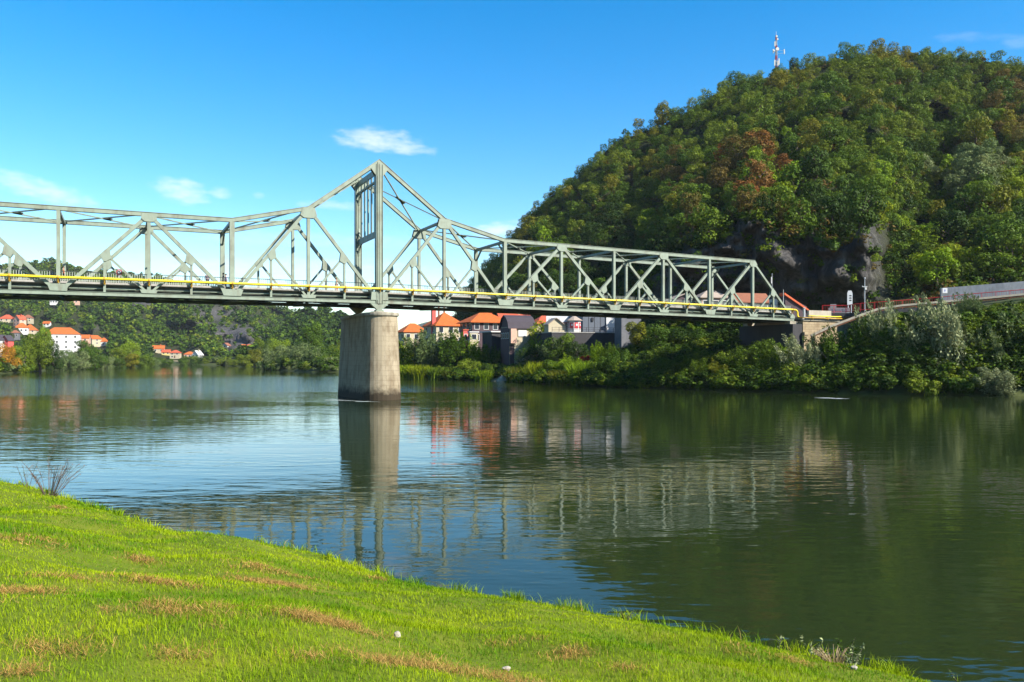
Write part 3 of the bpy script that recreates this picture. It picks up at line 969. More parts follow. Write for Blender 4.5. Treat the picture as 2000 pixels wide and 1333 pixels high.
def hill_kind(px, y, v, q):
    if math.hypot((px - 1470) / 62, (y - 300) / 45) < 1 and q < .45: return 'rust' if q < .3 else 'brown'
    if math.hypot((px - 1500) / 60, (y - 390) / 40) < 1 and q < .22: return 'rust'
    if math.hypot((px - 1985) / 70, (y - 225) / 70) < 1 and q < .6: return 'brown'
    if math.hypot((px - 1360) / 90, (y - 370) / 60) < 1 and q < .3: return 'brown'
    if math.hypot((px - 1838) / 34, (y - 545) / 55) < 1: return 'bright'
    if math.hypot((px - 1900) / 120, (y - 360) / 45) < 1 and q < .5: return 'grey'
    k = float(KN(px, y)) * .25 + q
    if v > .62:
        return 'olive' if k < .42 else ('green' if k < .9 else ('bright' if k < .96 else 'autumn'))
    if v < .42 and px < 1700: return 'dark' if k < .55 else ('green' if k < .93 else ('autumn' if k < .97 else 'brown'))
    return 'dark' if k < .2 else ('green' if k < .72 else ('olive' if k < .92 else ('autumn' if k < .96 else 'bright')))


ZONE = lambda v, px, y: ('on the skyline of the steep hill' if v > .93 else 'high on the sunny upper slope of the hill' if v > .62 else
                         'on the middle slope of the hill' if v > .38 else 'just above the dark rock face' if 1280 < px < 1740 else
                         'low on the left flank of the hill' if px <= 1280 else 'at the foot of the hill above the red railing')
KWORD = {'rust': 'rust red autumn tree', 'brown': 'brownish bare-looking tree', 'bright': 'bright yellow green tree', 'grey': 'pale grey green tree', 'olive': 'olive green broadleaf tree',
         'green': 'mid green broadleaf tree', 'dark': 'dark green broadleaf tree', 'autumn': 'yellowing broadleaf tree'}
tl = []
for i in chosen:
    px, v = cp[i], cv[i]
    y = YH - (cz_[i] - CH) * FX / cy_[i]
    H = (rr.uniform(4.8, 7.8) if rr.rand() < .82 else rr.uniform(7.8, 11.5)) * (1.0 if v < .9 else .86)
    if cl[i]: H = rr.uniform(3.0, 5.5)
    tl.append((H * FX / cy_[i], i, px, y, v, H))
tl.sort(reverse=True)
inview = [t for t in tl if t[2] < 2030 and t[4] < 1.0 and not (t[2] < 1010 and t[3] > 640)]
solo = set(t[1] for t in inview[:214])
MERGE = []
for (s_, i, px, y, v, H) in tl:
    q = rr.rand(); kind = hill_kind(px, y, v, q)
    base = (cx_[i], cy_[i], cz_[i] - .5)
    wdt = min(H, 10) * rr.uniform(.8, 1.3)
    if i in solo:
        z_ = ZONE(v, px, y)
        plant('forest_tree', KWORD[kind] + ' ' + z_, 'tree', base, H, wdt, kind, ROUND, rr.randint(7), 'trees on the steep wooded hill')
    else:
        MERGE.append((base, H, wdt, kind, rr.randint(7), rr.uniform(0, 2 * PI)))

ORDER = ['dark', 'green', 'olive', 'autumn', 'bright', 'rust', 'brown', 'grey']
LM['mix'] = mat_leaf('leaf_mixed', [c for k in ORDER for c in LEAF[k][:2]], per='attr')


def merged(name, items, libs, label, cat, thin=1.0, seed=1):
    r = np.random.RandomState(seed); Vs = []; Ts = []; Rs = []
    for (base, H, wdt, kind, li, rz) in items:
        V, t = libs[li % len(libs)]
        if thin < 1:
            nq = len(V) // 4; k = r.rand(nq) < thin; V = V.reshape(nq, 4, 3)[k].reshape(-1, 3); t = t.reshape(nq, 4)[k].ravel()
        c, s_ = math.cos(rz), math.sin(rz)
        Vx = (V[:, 0] * c - V[:, 1] * s_) * wdt + base[0]; Vy = (V[:, 0] * s_ + V[:, 1] * c) * wdt + base[1]; Vz = V[:, 2] * H + base[2]
        Vs.append(np.stack([Vx, Vy, Vz], 1)); Ts.append(t)
        o = ORDER.index(kind) if kind in ORDER else 1
        Rs.append(np.full(len(V), (o * 2 + r.rand() * 1.6 + .2) / (2 * len(ORDER))))
    ob = link(name, cards_mesh(name, np.concatenate(Vs), np.concatenate(Ts), np.concatenate(Rs)), LM['mix'])
    return tag(ob, label, cat, kind='stuff')


merged('hillside_forest', MERGE, ROUND, 'dense mass of mixed trees covering the rest of the steep hill', 'forest', .66, 3)
# undergrowth between the trunks and on ledges of the rock
UG = []
for _ in range(5200):
    px = rr.uniform(890, 2300); v = rr.uniform(.0, 1.0)
    ct = .31 + .06 * math.sin(px / 55.0) + .03 * math.sin(px / 19.0)
    if cliffness(px) > .3 and v < ct - .02 and rr.rand() > .09: continue
    x, y, z = [float(q) for q in hill_surf(px, v)]
    h = rr.uniform(1.6, 4.2)
    UG.append(((x, y, z - .3), h, h * 1.2, rr.choice(['dark', 'green', 'green', 'olive', 'brown']), rr.randint(4), rr.uniform(0, 6.28)))
merged('undergrowth', UG, [shrub_crown(330 + i, 110, .17, 9) for i in range(4)], 'dark undergrowth filling the gaps between the hill trees', 'undergrowth', 1.0, 4)

# ------------------------------------------------------------------ far hills
def far_hill(name, rp, ry, d_foot, d_ridge, y_foot, seed, rock=None, px0=None, px1=None, mat=None, rough=14):
    ryf = lerp(rp, ry); n1_ = SNoise(seed, 120); n2_ = SNoise(seed + 1, 40)
    def surf(px, v):
        px = np.asarray(px, float); v = np.asarray(v, float); vv = np.clip(v, 0, 1)
        yf = y_foot(px) if callable(y_foot) else y_foot
        y = yf + (np.minimum(ryf(px), yf - 2) - yf) * vv
        env = np.clip(vv * 4, 0, 1) * np.clip((1.02 - vv) * 5, 0, 1)
        d = d_foot + (d_ridge - d_foot) * vv ** 1.15 + env * rough * (2 * n1_(px, vv * 150) + n2_(px, vv * 150))
        ov = np.clip(v - 1, 0, 1); z = CH + (YH - y) / FX * d
        d = d + ov * 400; z = z - ov * (z + 5) * 1.3; lo = np.clip(-v, 0, 1); z = z - lo * 30
        return (px - 1000) / FX * d, d, z
    pp = np.linspace(px0 if px0 is not None else rp[0], px1 if px1 is not None else rp[-1], 130); vs = np.concatenate([[-1], np.linspace(0, 1, 50), [1.1, 1.4, 1.8]])
    A, Bv = np.meshgrid(pp, vs); x, y, z = surf(A, Bv)
    rk = np.zeros(A.shape)
    for (rx, ryy, ra, rb, amt) in (rock or []):
        Yp = YH - (z - CH) * FX / y
        rk = np.maximum(rk, amt * np.exp(-(((A - rx) / ra) ** 2 + ((Yp - ryy) / rb) ** 2)))
    tag(link(name, grid_mesh(name, x, y, z, attrs={'rock': rk.ravel()}), mat or M['hillside']), kind='structure')
    return surf


ROCKS = [(455, 655, 80, 26, 1.15), (480, 668, 60, 22, 1.2), (420, 612, 60, 20, .95), (270, 592, 50, 10, .9), (400, 640, 40, 25, .6), (190, 640, 40, 14, .55)]
hillA = far_hill('far_hill', [-900, -300, -60, 0, 40, 75, 95, 120, 150, 190, 230, 300, 450, 560, 600, 640, 700, 760],
                 [560, 500, 522, 519, 519, 514, 512, 517, 526, 531, 534, 541, 574, 606, 622, 650, 690, 702], 640, 1050, 704, 71, ROCKS)


def hill_depth(px, y):
    v = np.linspace(0, 1, 400); _, d, z = hillA(np.full(400, float(px)), v)
    k = np.nonzero(YH - (z - CH) * FX / d <= y)[0]
    return float(d[k[0]]) if len(k) else 640.0


# (px, top row, base row, half width) of the houses standing on the far slope, kept clear of trees
FARH = [(122, 638, 693, 34), (160, 652, 674, 16), (181, 652, 674, 14), (203, 658, 676, 8), (15, 613, 629, 14), (39, 614, 637, 9), (55, 613, 629, 9), (43, 629, 650, 12), (59, 632, 657, 13), (92, 626, 637, 7), (30, 643, 660, 8),
        (106, 582, 593, 7), (132, 580, 588, 5), (150, 581, 593, 5), (310, 673, 689, 11), (325, 681, 693, 8), (343, 682, 700, 10), (371, 685, 700, 11), (386, 683, 703, 8), (411, 698, 710, 15), (442, 668, 679, 7), (475, 671, 684, 8), (489, 671, 680, 5)]

hillB = far_hill('wooded_ridge', [440, 500, 545, 590, 620, 655, 690, 740, 800, 860], [700, 684, 648, 612, 608, 612, 628, 656, 690, 704], 470, 780, 704, 75, rough=8)
M['blue_hill'] = mat_ground('far_wooded_mountain', [(.3, (.02, .04, .018)), (.7, (.035, .06, .025))], .01, 3)
far_hill('distant_mountain', [560, 700, 780, 830, 870, 900, 960, 1100, 1300], [690, 668, 645, 630, 621, 612, 600, 620, 690], 3600, 4400, 706, 79, mat=M['blue_hill'], rough=40)

FT = []
for surf, n_, p0, p1, kinds in ((hillA, 5600, -420, 730, ['green', 'green', 'green', 'dark', 'olive']), (hillB, 1400, 470, 840, ['dark', 'dark', 'green'])):
    for _ in range(n_):
        px = rr.uniform(p0, p1); v = rr.uniform(.0, 1.0)
        x, y, z = [float(q) for q in surf(px, v)]; yp = YH - (z - CH) * FX / y
        if surf is hillA:
            rk = max(a * math.exp(-(((px - rx) / ra) ** 2 + ((yp - ry_) / rb) ** 2)) for (rx, ry_, ra, rb, a) in ROCKS)
            if rr.rand() < rk * .85: continue
            if any(abs(px - a) < w_ + 3 and t_ - 1 < yp < b_ + 15 for a, t_, b_, w_ in FARH): continue
        h = rr.uniform(4.5, 8.5) * (1.0 if rr.rand() < .8 else 1.3)
        k = kinds[rr.randint(len(kinds))]
        FT.append(((x, y, z - 1.0), h, h * rr.uniform(1.0, 1.35), k, rr.randint(5), rr.uniform(0, 6.28)))
merged('far_forest', FT, [round_crown(340 + i, 90, .24, 1.0, 9) for i in range(5)], 'distant green forest covering the far valley hills', 'forest', 1.0, 5)
# ------------------------------------------------------------------ the truss bridge
BL = 9.0; BW = 10.0; T0, T1 = -10, 8
EX, EY = .8978, .4404
P0 = W(740, 590, 102.7)
BANG = math.atan2(EY, EX)
bridge = thing('truss_bridge', 'pale grey green steel truss bridge with a peaked portal over the stone pier', 'bridge', P0, BANG)


def cz(x):
    t = x / BL
    return -.86 * (t / 8) ** 1.15 if t > 0 else .025 * t


def top_z(t):
    a = abs(t)
    if a <= 1: return 18.05 - 7.07 * 0 - 6.75 * a + cz(t * BL) * a
    if a <= 2: return 11.30 - 2.1 * (a - 1) + cz(t * BL)
    return 9.2 + cz(t * BL)


def bw(x, y, z):     # bridge local -> world
    return Vector((P0.x + EX * x - EY * y, P0.y + EY * x + EX * y, P0.z + z))


def bx_at(px, yl):
    u = (px - 1000) / FX
    return (u * (P0.y + EX * yl) - P0.x + EY * yl) / (EX - EY * u)


def hull(pts):
    pts = sorted(set((round(a, 4), round(b, 4)) for a, b in pts))
    def half(ps):
        h = []
        for p in ps:
            while len(h) > 1 and (h[-1][0] - h[-2][0]) * (p[1] - h[-2][1]) - (h[-1][1] - h[-2][1]) * (p[0] - h[-2][0]) <= 0: h.pop()
            h.append(p)
        return h[:-1]
    return half(pts) + half(pts[::-1])


def rectp(a, b, c=0.0):
    return [(-a, -b + c), (a, -b + c), (a, b + c), (-a, b + c)]


def member(name, p, q, w, h, y, trim0, trim1, mat='steel', flanges=True, parent=bridge):
    """built-up member: two side plates joined by a recessed web, like the riveted originals"""
    p = Vector((p[0], y, p[1])); q = Vector((q[0], y, q[1])); d = (q - p).normalized()
    p = p + d * trim0; q = q - d * trim1
    mb = MB(); u = d.cross(Vector((0, 1, 0)))
    if flanges:
        for s_ in (-1, 1):
            mb.beam(p + Vector((0, s_ * (w / 2 - .03), 0)), q + Vector((0, s_ * (w / 2 - .03), 0)), .06, h)
        mb.beam(p, q, w - .124, h * .72)
    else:
        mb.beam(p, q, w, h)
    return mb.build(name, M[mat], parent)


ts = list(range(T0, T1 + 1))
for yi, y in enumerate((0.0, BW)):
    # chords
    mb = MB()
    tops = [t for t in range(T0, 8)]
    pts = [(t * BL, y, top_z(t)) for t in tops]
    pts[-1] = (7 * BL + .35, y, top_z(7) - .01)
    mb.sweep(pts, rectp(.25, .215))
    mb.sweep([(a, b_, c) for a, b_, c in pts], rectp(.31, .025, .243))
    mb.build('top_chord', M['steel'], bridge)
    mb = MB()
    pts = [(t * BL / 2, y, cz(t * BL / 2)) for t in range(T0 * 2, T1 * 2 + 1)]
    mb.sweep(pts, rectp(.26, .17)); mb.sweep(pts, rectp(.33, .02, .192)); mb.sweep(pts, rectp(.33, .02, -.192))
    mb.build('bottom_chord', M['steel'], bridge)
    for t in ts:
        x = t * BL; zb = cz(x)
        # posts
        if t == 0:
            mb = MB()
            mb.box(-.27, .27, y - .40, y + .40, zb - .25, top_z(0) - .1)
            for s_ in (-1, 1):
                mb.box(s_ * .40 - .035, s_ * .40 + .035, y - .42, y + .42, zb - .25, top_z(0) - .35)
            mb.box(-.06, .06, y - .47, y - .402, zb - .25, top_z(0) - .35)
            mb.build('tower_post', M['steel'], bridge)
        elif t < 8:
            big = t in (-2, 2, -6)
            wv = .62 if t == -2 else (.5 if big else .40)
            member('post', (x, zb), (x, top_z(t)), .46 if not big else .52, wv * .92, y, .1 if big else .35, .22)
        # gusset plates
        dirs = []
        if t % 2:     # top node with main diagonals, light bottom node
            g = []
            for dx in (-1, 1):
                tt = t + dx
                if tt < T0 or tt > T1: continue
                v = Vector((dx * BL, cz(tt * BL) - top_z(t))).normalized(); n = Vector((-v.y, v.x))
                for s_ in (-.26, .26):
                    k = v * (1.3 if abs(t) < 2 else .92) + n * s_; g.append((x + k.x, top_z(t) + k.y))
            g += [(x - .75, top_z(t) + .12), (x + .75, top_z(t) + .12)] if t < 7 else [(x - .7, top_z(t) + .1), (x + .4, top_z(t) + .1)]
            for s_ in (-1, 1):
                mb = MB(); yy = y + s_ * .285
                mb.plate(hull(g), yy - .018, yy + .018); mb.build('gusset_plate', M['steel2'], bridge)
            b_ = [(x - .75, zb + .2), (x + .75, zb + .2), (x - .95, zb + .62), (x + .95, zb + .62), (x - .25, zb + .5), (x + .25, zb + .5)]
            mb = MB(); mb.plate(hull(b_), y - .37, y - .335); mb.plate(hull(b_), y + .335, y + .37); mb.build('gusset_plate', M['steel2'], bridge)
        else:
            if t in (0,):
                b_ = [(x - 1.15, zb + .2), (x + 1.15, zb + .2), (x - 1.05, zb + 1.25), (x + 1.05, zb + 1.25)]
                g = [(-1.15, top_z(0) - .95), (1.15, top_z(0) - .95), (0, top_z(0) + .1), (-.42, top_z(0) - 1.9), (.42, top_z(0) - 1.9)]
                mb = MB(); mb.plate(hull(g), y - .325, y - .29); mb.plate(hull(g), y + .29, y + .325); mb.build('gusset_plate', M['steel2'], bridge)
            elif t == 8:
                b_ = [(x - 1.0, zb + .2), (x + .1, zb + .2), (x - 1.0, zb + .5), (x - .55, zb + 1.0), (x + .1, zb + .6)]
            else:
                q_ = .98 if t in (-2, 2) else .78
                b_ = [(x - q_, zb + .2), (x + q_, zb + .2), (x - q_ - .28, zb + .98), (x + q_ + .28, zb + .98)]
            mb = MB(); mb.plate(hull(b_), y - .37, y - .335); mb.plate(hull(b_), y + .335, y + .37); mb.build('gusset_plate', M['steel2'], bridge)
        # main diagonals hang from odd nodes, with a strut and a short diagonal from mid-length
        if t % 2:
            for dx in (-1, 1):
                tt = t + dx
                if tt < T0 or tt > T1: continue
                pa = (x, top_z(t)); pb = (tt * BL, cz(tt * BL))
                end = (t == 7 and dx == 1)
                member('diagonal', pa, pb, .40, .39 if not end else .32, y, .45, .45)
                mid = ((pa[0] + pb[0]) / 2, (pa[1] + pb[1]) / 2)
                xm = (t + dx / 2) * BL
                member('sub_post', (xm, cz(xm)), (xm, mid[1]), .30, .25, y, .18, .12, flanges=False)
                member('sub_diagonal', mid, (x, cz(x) + .12), .26, .24, y, .3, .5, flanges=False)
                v = Vector((pb[0] - pa[0], pb[1] - pa[1])).normalized(); n = Vector((-v.y, v.x)); w_ = Vector((x - mid[0], cz(x) - mid[1])).normalized()
                g = []
                for s_ in (-.2, .2):
                    for k in (v * .55 + n * s_, v * -.55 + n * s_): g.append((mid[0] + k.x, mid[1] + k.y))
                    g.append((mid[0] + w_.x * .85 + s_ * .5, mid[1] + w_.y * .85)); g.append((mid[0] + s_ * .65, mid[1] - .95))
                mb = MB(); mb.plate(hull(g), y - .235, y - .205); mb.plate(hull(g), y + .205, y + .235); mb.build('mid_plate', M['steel2'], bridge)
    # shoes on the pier
    mb = MB(); z0 = -.25
    mb.plate([(-1.25, -.20), (1.25, -.20), (.40, -.95), (.30, -1.05), (-.30, -1.05), (-.40, -.95)], y - .30, y + .30)
    mb.box(-.5, .5, y - .5, y + .5, -1.28, -1.06)
    mb.build('bearing', M['steel'] if yi == 0 else M['steel'], bridge)

# cross struts and wind bracing between the two top chords
for t in range(T0, 8):
    if t == 0: continue
    mb = MB(); x = t * BL; z = top_z(t) - .12
    mb.beam((x, .27, z), (x, BW - .27, z), .3, .34, (1, 0, 0))
    if t in (-2, 2, 7):
        for a, s_ in ((.3, 1), (BW - .3, -1)): mb.beam((x, a, z - 1.5), (x, a + s_ * 1.7, z - .15), .2, .2, (1, 0, 0))
    mb.build('top_strut', M['steel'], bridge)
for t in range(T0, 7):
    xa, xb = t * BL, (t + 1) * BL; za, zb_ = top_z(t) - .02, top_z(t + 1) - .02
    if t == 0: za -= .5
    if t == -1: zb_ -= .5
    mb = MB()
    mb.beam((xa + .2, .3, za - .05), (xb - .2, BW - .3, zb_ - .05), .16, .14, (-EY, EX, 0)); mb.beam((xa + .2, BW - .3, za + .10), (xb - .2, .3, zb_ + .10), .16, .14, (EY, EX, 0))
    xm, zm = (xa + xb) / 2, (za + zb_) / 2
    dv = Vector((xb - xa, 0, zb_ - za)).normalized()
    mb.beam(Vector((xm, BW / 2, zm + .02)) - dv * .75, Vector((xm, BW / 2, zm + .02)) + dv * .75, .9, .03)
    mb.build('wind_brace', M['steel'], bridge)
# portal frame of the tower
mb = MB()
zt, zl = top_z(0) - 1.0, 8.9
mb.beam((0, .42, zt), (0, BW - .42, zt), .20, .75, (1, 0, 0)); mb.box(-.1, .1, BW / 2 - .3, BW / 2 + .3, zt - 1.2, zt - .37); mb.beam((0, .42, zt - 1.3), (0, BW - .42, zt - 1.3), .30, .25, (1, 0, 0))
mlow = MB(); mlow.beam((0, .42, zl), (0, BW - .42, zl), .20, .8, (1, 0, 0))
for k in range(6):
    a0, a1 = PI / 2 * k / 6, PI / 2 * (k + 1) / 6
    for s_, yc in ((1, .42), (-1, BW - .42)):
        for zc, sg in ((zl - .4, -1), (zt - 1.5, -1), (zl + .4, 1)):
            R = 1.5
            pa = (0, yc + s_ * (R - R * math.sin(a0)), zc + sg * (R - R * math.cos(a0))); pb = (0, yc + s_ * (R - R * math.sin(a1)), zc + sg * (R - R * math.cos(a1)))
            (mb if zc > zl + 2 else mlow).beam(pa, pb, .185, .16, (1, 0, 0))
    for s_, yc in ((1, .42), (-1, BW - .42)):
        pass
mb.build('portal_beam', M['steel'], bridge); mlow.build('portal_beam', M['steel'], bridge)
for k in range(5):
    mb = MB(); y = 1.75 + k * (BW - 3.5) / 4
    mb.box(-.05, .05, y - .30, y + .30, zl + .41, zt - .38); mb.build('portal_bar', M['steel'], bridge)

# deck, floor beams, stringers, kerbs
half = [k * BL / 2 for k in range(T0 * 2, T1 * 2 + 1)]
cl_ = [(x, BW / 2, cz(x)) for x in half]; cl_[-1] = (T1 * BL + .3, BW / 2, cz(T1 * BL))
mb = MB(); mb.sweep(cl_, [(-4.4, 1.02), (4.4, 1.02), (4.4, 1.20), (-4.4, 1.20)]); mb.build('deck', M['concrete'], bridge)
mb = MB(); mb.sweep(cl_, [(-2.9, 1.204), (2.9, 1.204), (2.9, 1.26), (-2.9, 1.26)]); mb.build('road_surface', M['asphalt'], bridge)
for s_ in (-1, 1):
    mb = MB(); mb.sweep(cl_, [(s_ * 4.52 - .115, 1.12), (s_ * 4.52 + .115, 1.12), (s_ * 4.52 + .115, 1.34), (s_ * 4.52 - .115, 1.34)])
    mb.build('kerb', M['concrete'], bridge)
    mb = MB(); mb.sweep(cl_, [(s_ * 4.05 - .06, .28), (s_ * 4.05 + .06, .28), (s_ * 4.05 + .06, 1.015), (s_ * 4.05 - .06, 1.015)])
    mb.sweep(cl_, [(s_ * 4.3 - .19, .24), (s_ * 4.3 + .19, .24), (s_ * 4.3 + .19, .275), (s_ * 4.3 - .19, .275)])
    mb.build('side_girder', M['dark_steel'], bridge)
    mb = MB(); mb.tube([(x, BW / 2 + s_ * 4.62, c + .62) for x, _, c in cl_], .09, 8); mb.build('service_duct', M['steel2'], bridge)
    # parapet railing
    yr = BW / 2 + s_ * 4.52
    mb = MB(); mb.sweep([(x, yr, c) for x, _, c in cl_], rectp(.05, .035, 2.40)); mb.build('handrail', M['rail_dark'], bridge)
    mb = MB(); mb.sweep([(x, yr, c) for x, _, c in cl_], rectp(.03, .02, 1.46))
    n_ = int((T1 - T0) * BL / .24)
    for k in range(n_):
        x = T0 * BL + (k + .5) * .24
        if not -75 < x: continue
        z = cz(x); mb.add([(x - .025, yr - .02, z + 1.34), (x + .025, yr - .02, z + 1.34), (x + .025, yr + .02, z + 1.34), (x - .025, yr + .02, z + 1.34),
                           (x - .025, yr - .02, z + 2.37), (x + .025, yr - .02, z + 2.37), (x + .025, yr + .02, z + 2.37), (x - .025, yr + .02, z + 2.37)],
                          [(0, 1, 5, 4), (1, 2, 6, 5), (2, 3, 7, 6), (3, 0, 4, 7)])
    mb.build('baluster_row', M['baluster'], bridge)
for k, x in enumerate(half):
    mb = MB(); c = cz(x); xx = min(x, T1 * BL - .2)
    mb.box(xx - .03, xx + .03, .36, BW - .36, c - .1, c + 1.0); mb.box(xx - .17, xx + .17, .36, BW - .36, c - .15, c - .11)
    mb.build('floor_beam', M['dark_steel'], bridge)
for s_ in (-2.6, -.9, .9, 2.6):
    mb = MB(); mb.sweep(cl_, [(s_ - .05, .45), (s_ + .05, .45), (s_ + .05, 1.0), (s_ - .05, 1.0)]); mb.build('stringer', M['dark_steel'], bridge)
for t in range(T0, T1):
    mb = MB(); mb.beam((t * BL, .3, cz(t * BL) - .2), ((t + 1) * BL, BW - .3, cz((t + 1) * BL) - .2), .18, .08, (0, 1, 0)); mb.beam((t * BL, BW - .3, cz(t * BL) - .285), ((t + 1) * BL, .3, cz((t + 1) * BL) - .285), .18, .08, (0, 1, 0))
    mb.build('bottom_brace', M['dark_steel'], bridge)

# yellow gas pipe slung along the outside of the near truss
pipe = thing('gas_pipe', 'long bright yellow pipe clamped along the outside of the bridge', 'pipe', P0, BANG)
YP = -.62; ZP = 1.66
xe = T1 * BL + .25
pts = [(x, YP, cz(x) + ZP) for x in half[:-1]] + [(T1 * BL - .4, YP, cz(T1 * BL) + ZP + .02)]
zq = cz(T1 * BL) + ZP
for k in range(1, 6):
    a = PI / 2 * k / 5; pts.append((xe - .65 + .65 * math.sin(a) + .1, YP, zq - .5 + .5 * math.cos(a)))
pts.append((xe + .1, YP, zq - .95))
for k in range(1, 5):
    a = PI / 2 * k / 4; pts.append((xe + .1 + .3 * (1 - math.cos(a)), YP - .05, zq - .95 - .3 * math.sin(a)))
mb = MB(); mb.tube(pts, .14, 12); mb.build('pipe_run', M['yellow'], pipe, True)
for x in half[1:]:
    xx = min(x, T1 * BL - .6)
    mb = MB(); z = cz(xx) + ZP
    mb.tube([(xx - .09, YP, z), (xx + .09, YP, z)], .20, 10)
    mb.box(xx - .05, xx + .05, YP + .1, -.30, z - .30, z - .20); mb.box(xx - .10, xx + .10, -.36, -.29, z - .62, z - .05)
    mb.tube([(xx, YP - .02, z - .18), (xx, YP + .02, z - .42), (xx, -.3, z - .55)], .05, 6)
    mb.build('clamp', M['ochre'], pipe)
# flanged joints along the pipe
for k in range(7):
    x = bx_at(1115 + k * 63, YP)
    mb = MB(); z = cz(x) + ZP; mb.tube([(x - .05, YP, z), (x + .05, YP, z)], .19, 12); mb.build('flange', M['yellow'], pipe)

# ------------------------------------------------------------------ stone pier
pier = thing('bridge_pier', 'weathered stone pier with rounded ends standing in the river', 'pier', (P0.x, P0.y, 0), BANG)
zt = P0.z - 1.28 - .62
def stadium(y0, y1, r, n=14):
    a = [(math.cos(PI + PI * i / n) * r, y0 + math.sin(PI + PI * i / n) * r) for i in range(n + 1)]
    return a + [(math.cos(PI * i / n) * r, y1 + math.sin(PI * i / n) * r) for i in range(n + 1)]
def loft(levels):
    mb = MB(); rings = [[(x, y, z) for x, y in st] for st, z in levels]; n = len(rings[0]); vs = [v for r_ in rings for v in r_]; fs = []
    for i in range(len(rings) - 1):
        for j in range(n):
            a = i * n + j; b_ = i * n + (j + 1) % n; fs.append((a, b_, b_ + n, a + n))
    fs.append(tuple(range(n))[::-1]); fs.append(tuple((len(rings) - 1) * n + j for j in range(n)))
    mb.add(vs, fs); return mb
lv = []
for i in range(11):
    f = i / 10; z = -2.2 + (zt + 2.2) * f; r_ = 2.60 - .50 * f
    lv.append((stadium(-.9 - .12 * (1 - f), BW + .9 + .3 * (1 - f), r_), z))
o = loft(lv).build('shaft', M['stone_pier'], pier)
mb = loft([(stadium(-.9, BW + .9, 2.26), zt + .002), (stadium(-.9, BW + .9, 2.30), zt + .12), (stadium(-.9, BW + .9, 2.30), zt + .38), (stadium(-.9, BW + .9, 2.14), zt + .43)])
mb.build('coping', M['stone_cap'], pier)
for y in (0, BW):
    mb = loft([(stadium(y - .15, y + .15, 1.1), zt + .432), (stadium(y - .15, y + .15, 1.06), zt + .62)])
    mb.build('bearing_block', M['stone_cap'], pier)

# ------------------------------------------------------------------ abutment and wall at the far end
AX = T1 * BL
ab = thing('bridge_abutment', 'pale squared stone abutment carrying the far end of the bridge', 'abutment', bw(AX, 0, -P0.z), BANG)
zt = P0.z + cz(AX)
mb = MB(); mb.box(-1.4, 1.0, -1.3, BW + 1.5, 1.0, zt - .75); mb.build('front_wall', M['darkwall'], ab)  # dark colour stands in for the shadow under the bridge end
mb = MB(); mb.box(.75, 19, -1.42, BW + 1.5, 1.0, zt - .2); mb.build('side_wall', M['stone_wall'], ab)
mb = MB(); mb.box(.5, 1.5, -1.9, -1.42, 1.0, zt - 2.6); mb.box(.5, 1.5, -2.05, -1.424, zt - 2.59, zt - 2.1); mb.build('buttress', M['stone_wall'], ab)
mb = MB(); mb.box(.65, 19.1, -1.62, -1.2, zt - .19, zt + .05); mb.build('coping', M['stone_cap'], ab)
mb = MB(); mb.box(-1.3, .3, -.6, .6, zt - .748, zt - .25); mb.box(-1.3, .3, BW - .6, BW + .6, zt - .748, zt - .25); mb.build('bearing_block', M['stone_cap'], ab)
mb = MB(); mb.box(2.2, 7.4, -1.36, -.92, zt + .46, zt + 1.62); mb.build('parapet', M['pale_concrete'], ab)
mb = MB(); mb.box(.8, 19, -1.3, BW + 1.4, zt + .052, zt + .45); mb.build('roadbed', M['concrete'], ab)

# twin yellow pipes going on along the abutment
for k in range(2):
    pp = thing('gas_pipe', ['upper of two rusty yellow pipes running along the stone abutment', 'lower of two rusty yellow pipes running along the stone abutment'][k], 'pipe', bw(AX, 0, 0), BANG, 'pipes along the abutment')
    mb = MB(); z = cz(AX) + [.62, .28][k]; yy = -1.82 - .1 * k
    a = [(.35, YP - .1, zq - 1.25) if k else (1.6, yy, z), (.9, yy, z), (4, yy, z + .03), (8, yy - .05, z - .02), (12.2, yy + .2, z + .15)]
    if not k: a = a[:1] + a[2:]
    mb.tube(a, .11 - .02 * k, 10); mb.build('pipe_run', M['yellow'] if k == 0 else M['ochre'], pp, True)
    for x in (2.5, 6, 10):
        mb = MB(); mb.box(x - .05, x + .05, yy - .06, -1.44, z - .24, z - .12); mb.build('bracket', M['ochre'], pp)

# sloping wall with a pale coping, running up from the bushes to the road
SW = [(1584, 656, 127.5), (1625, 637, 127.5), (1672, 619, 127.5), (1715, 604, 127.4), (1760, 597, 127), (1860, 588, 126), (1930, 582, 125), (2000, 575, 124), (2120, 562, 122)]
sw = thing('sloping_wall', 'rusty brown wall with a pale coping climbing from the bushes to the road', 'wall', W(*SW[0]))
p_ = [W(*q) - W(*SW[0]) for q in SW]
mb = MB()
for a, c in zip(p_[:-1], p_[1:]): mb.beam(a, c, .5, .30, (0, 1, 0))
mb.build('coping', M['pale_concrete'], sw)
mb = MB()
for a, c in zip(p_[:-1], p_[1:]):
    mb.add([(a.x, a.y + q, a.z - .16) for q in (-.16, .16)] + [(c.x, c.y + q, c.z - .16) for q in (-.16, .16)] + [(a.x, a.y + q, a.z - .4) for q in (-.16, .16)] + [(c.x, c.y + q, c.z - .4) for q in (-.16, .16)],
           [(0, 2, 6, 4), (1, 5, 7, 3), (0, 1, 3, 2), (4, 6, 7, 5), (0, 4, 5, 1), (2, 3, 7, 6)])
mb.build('brickwork', M['brick_rust'], sw)

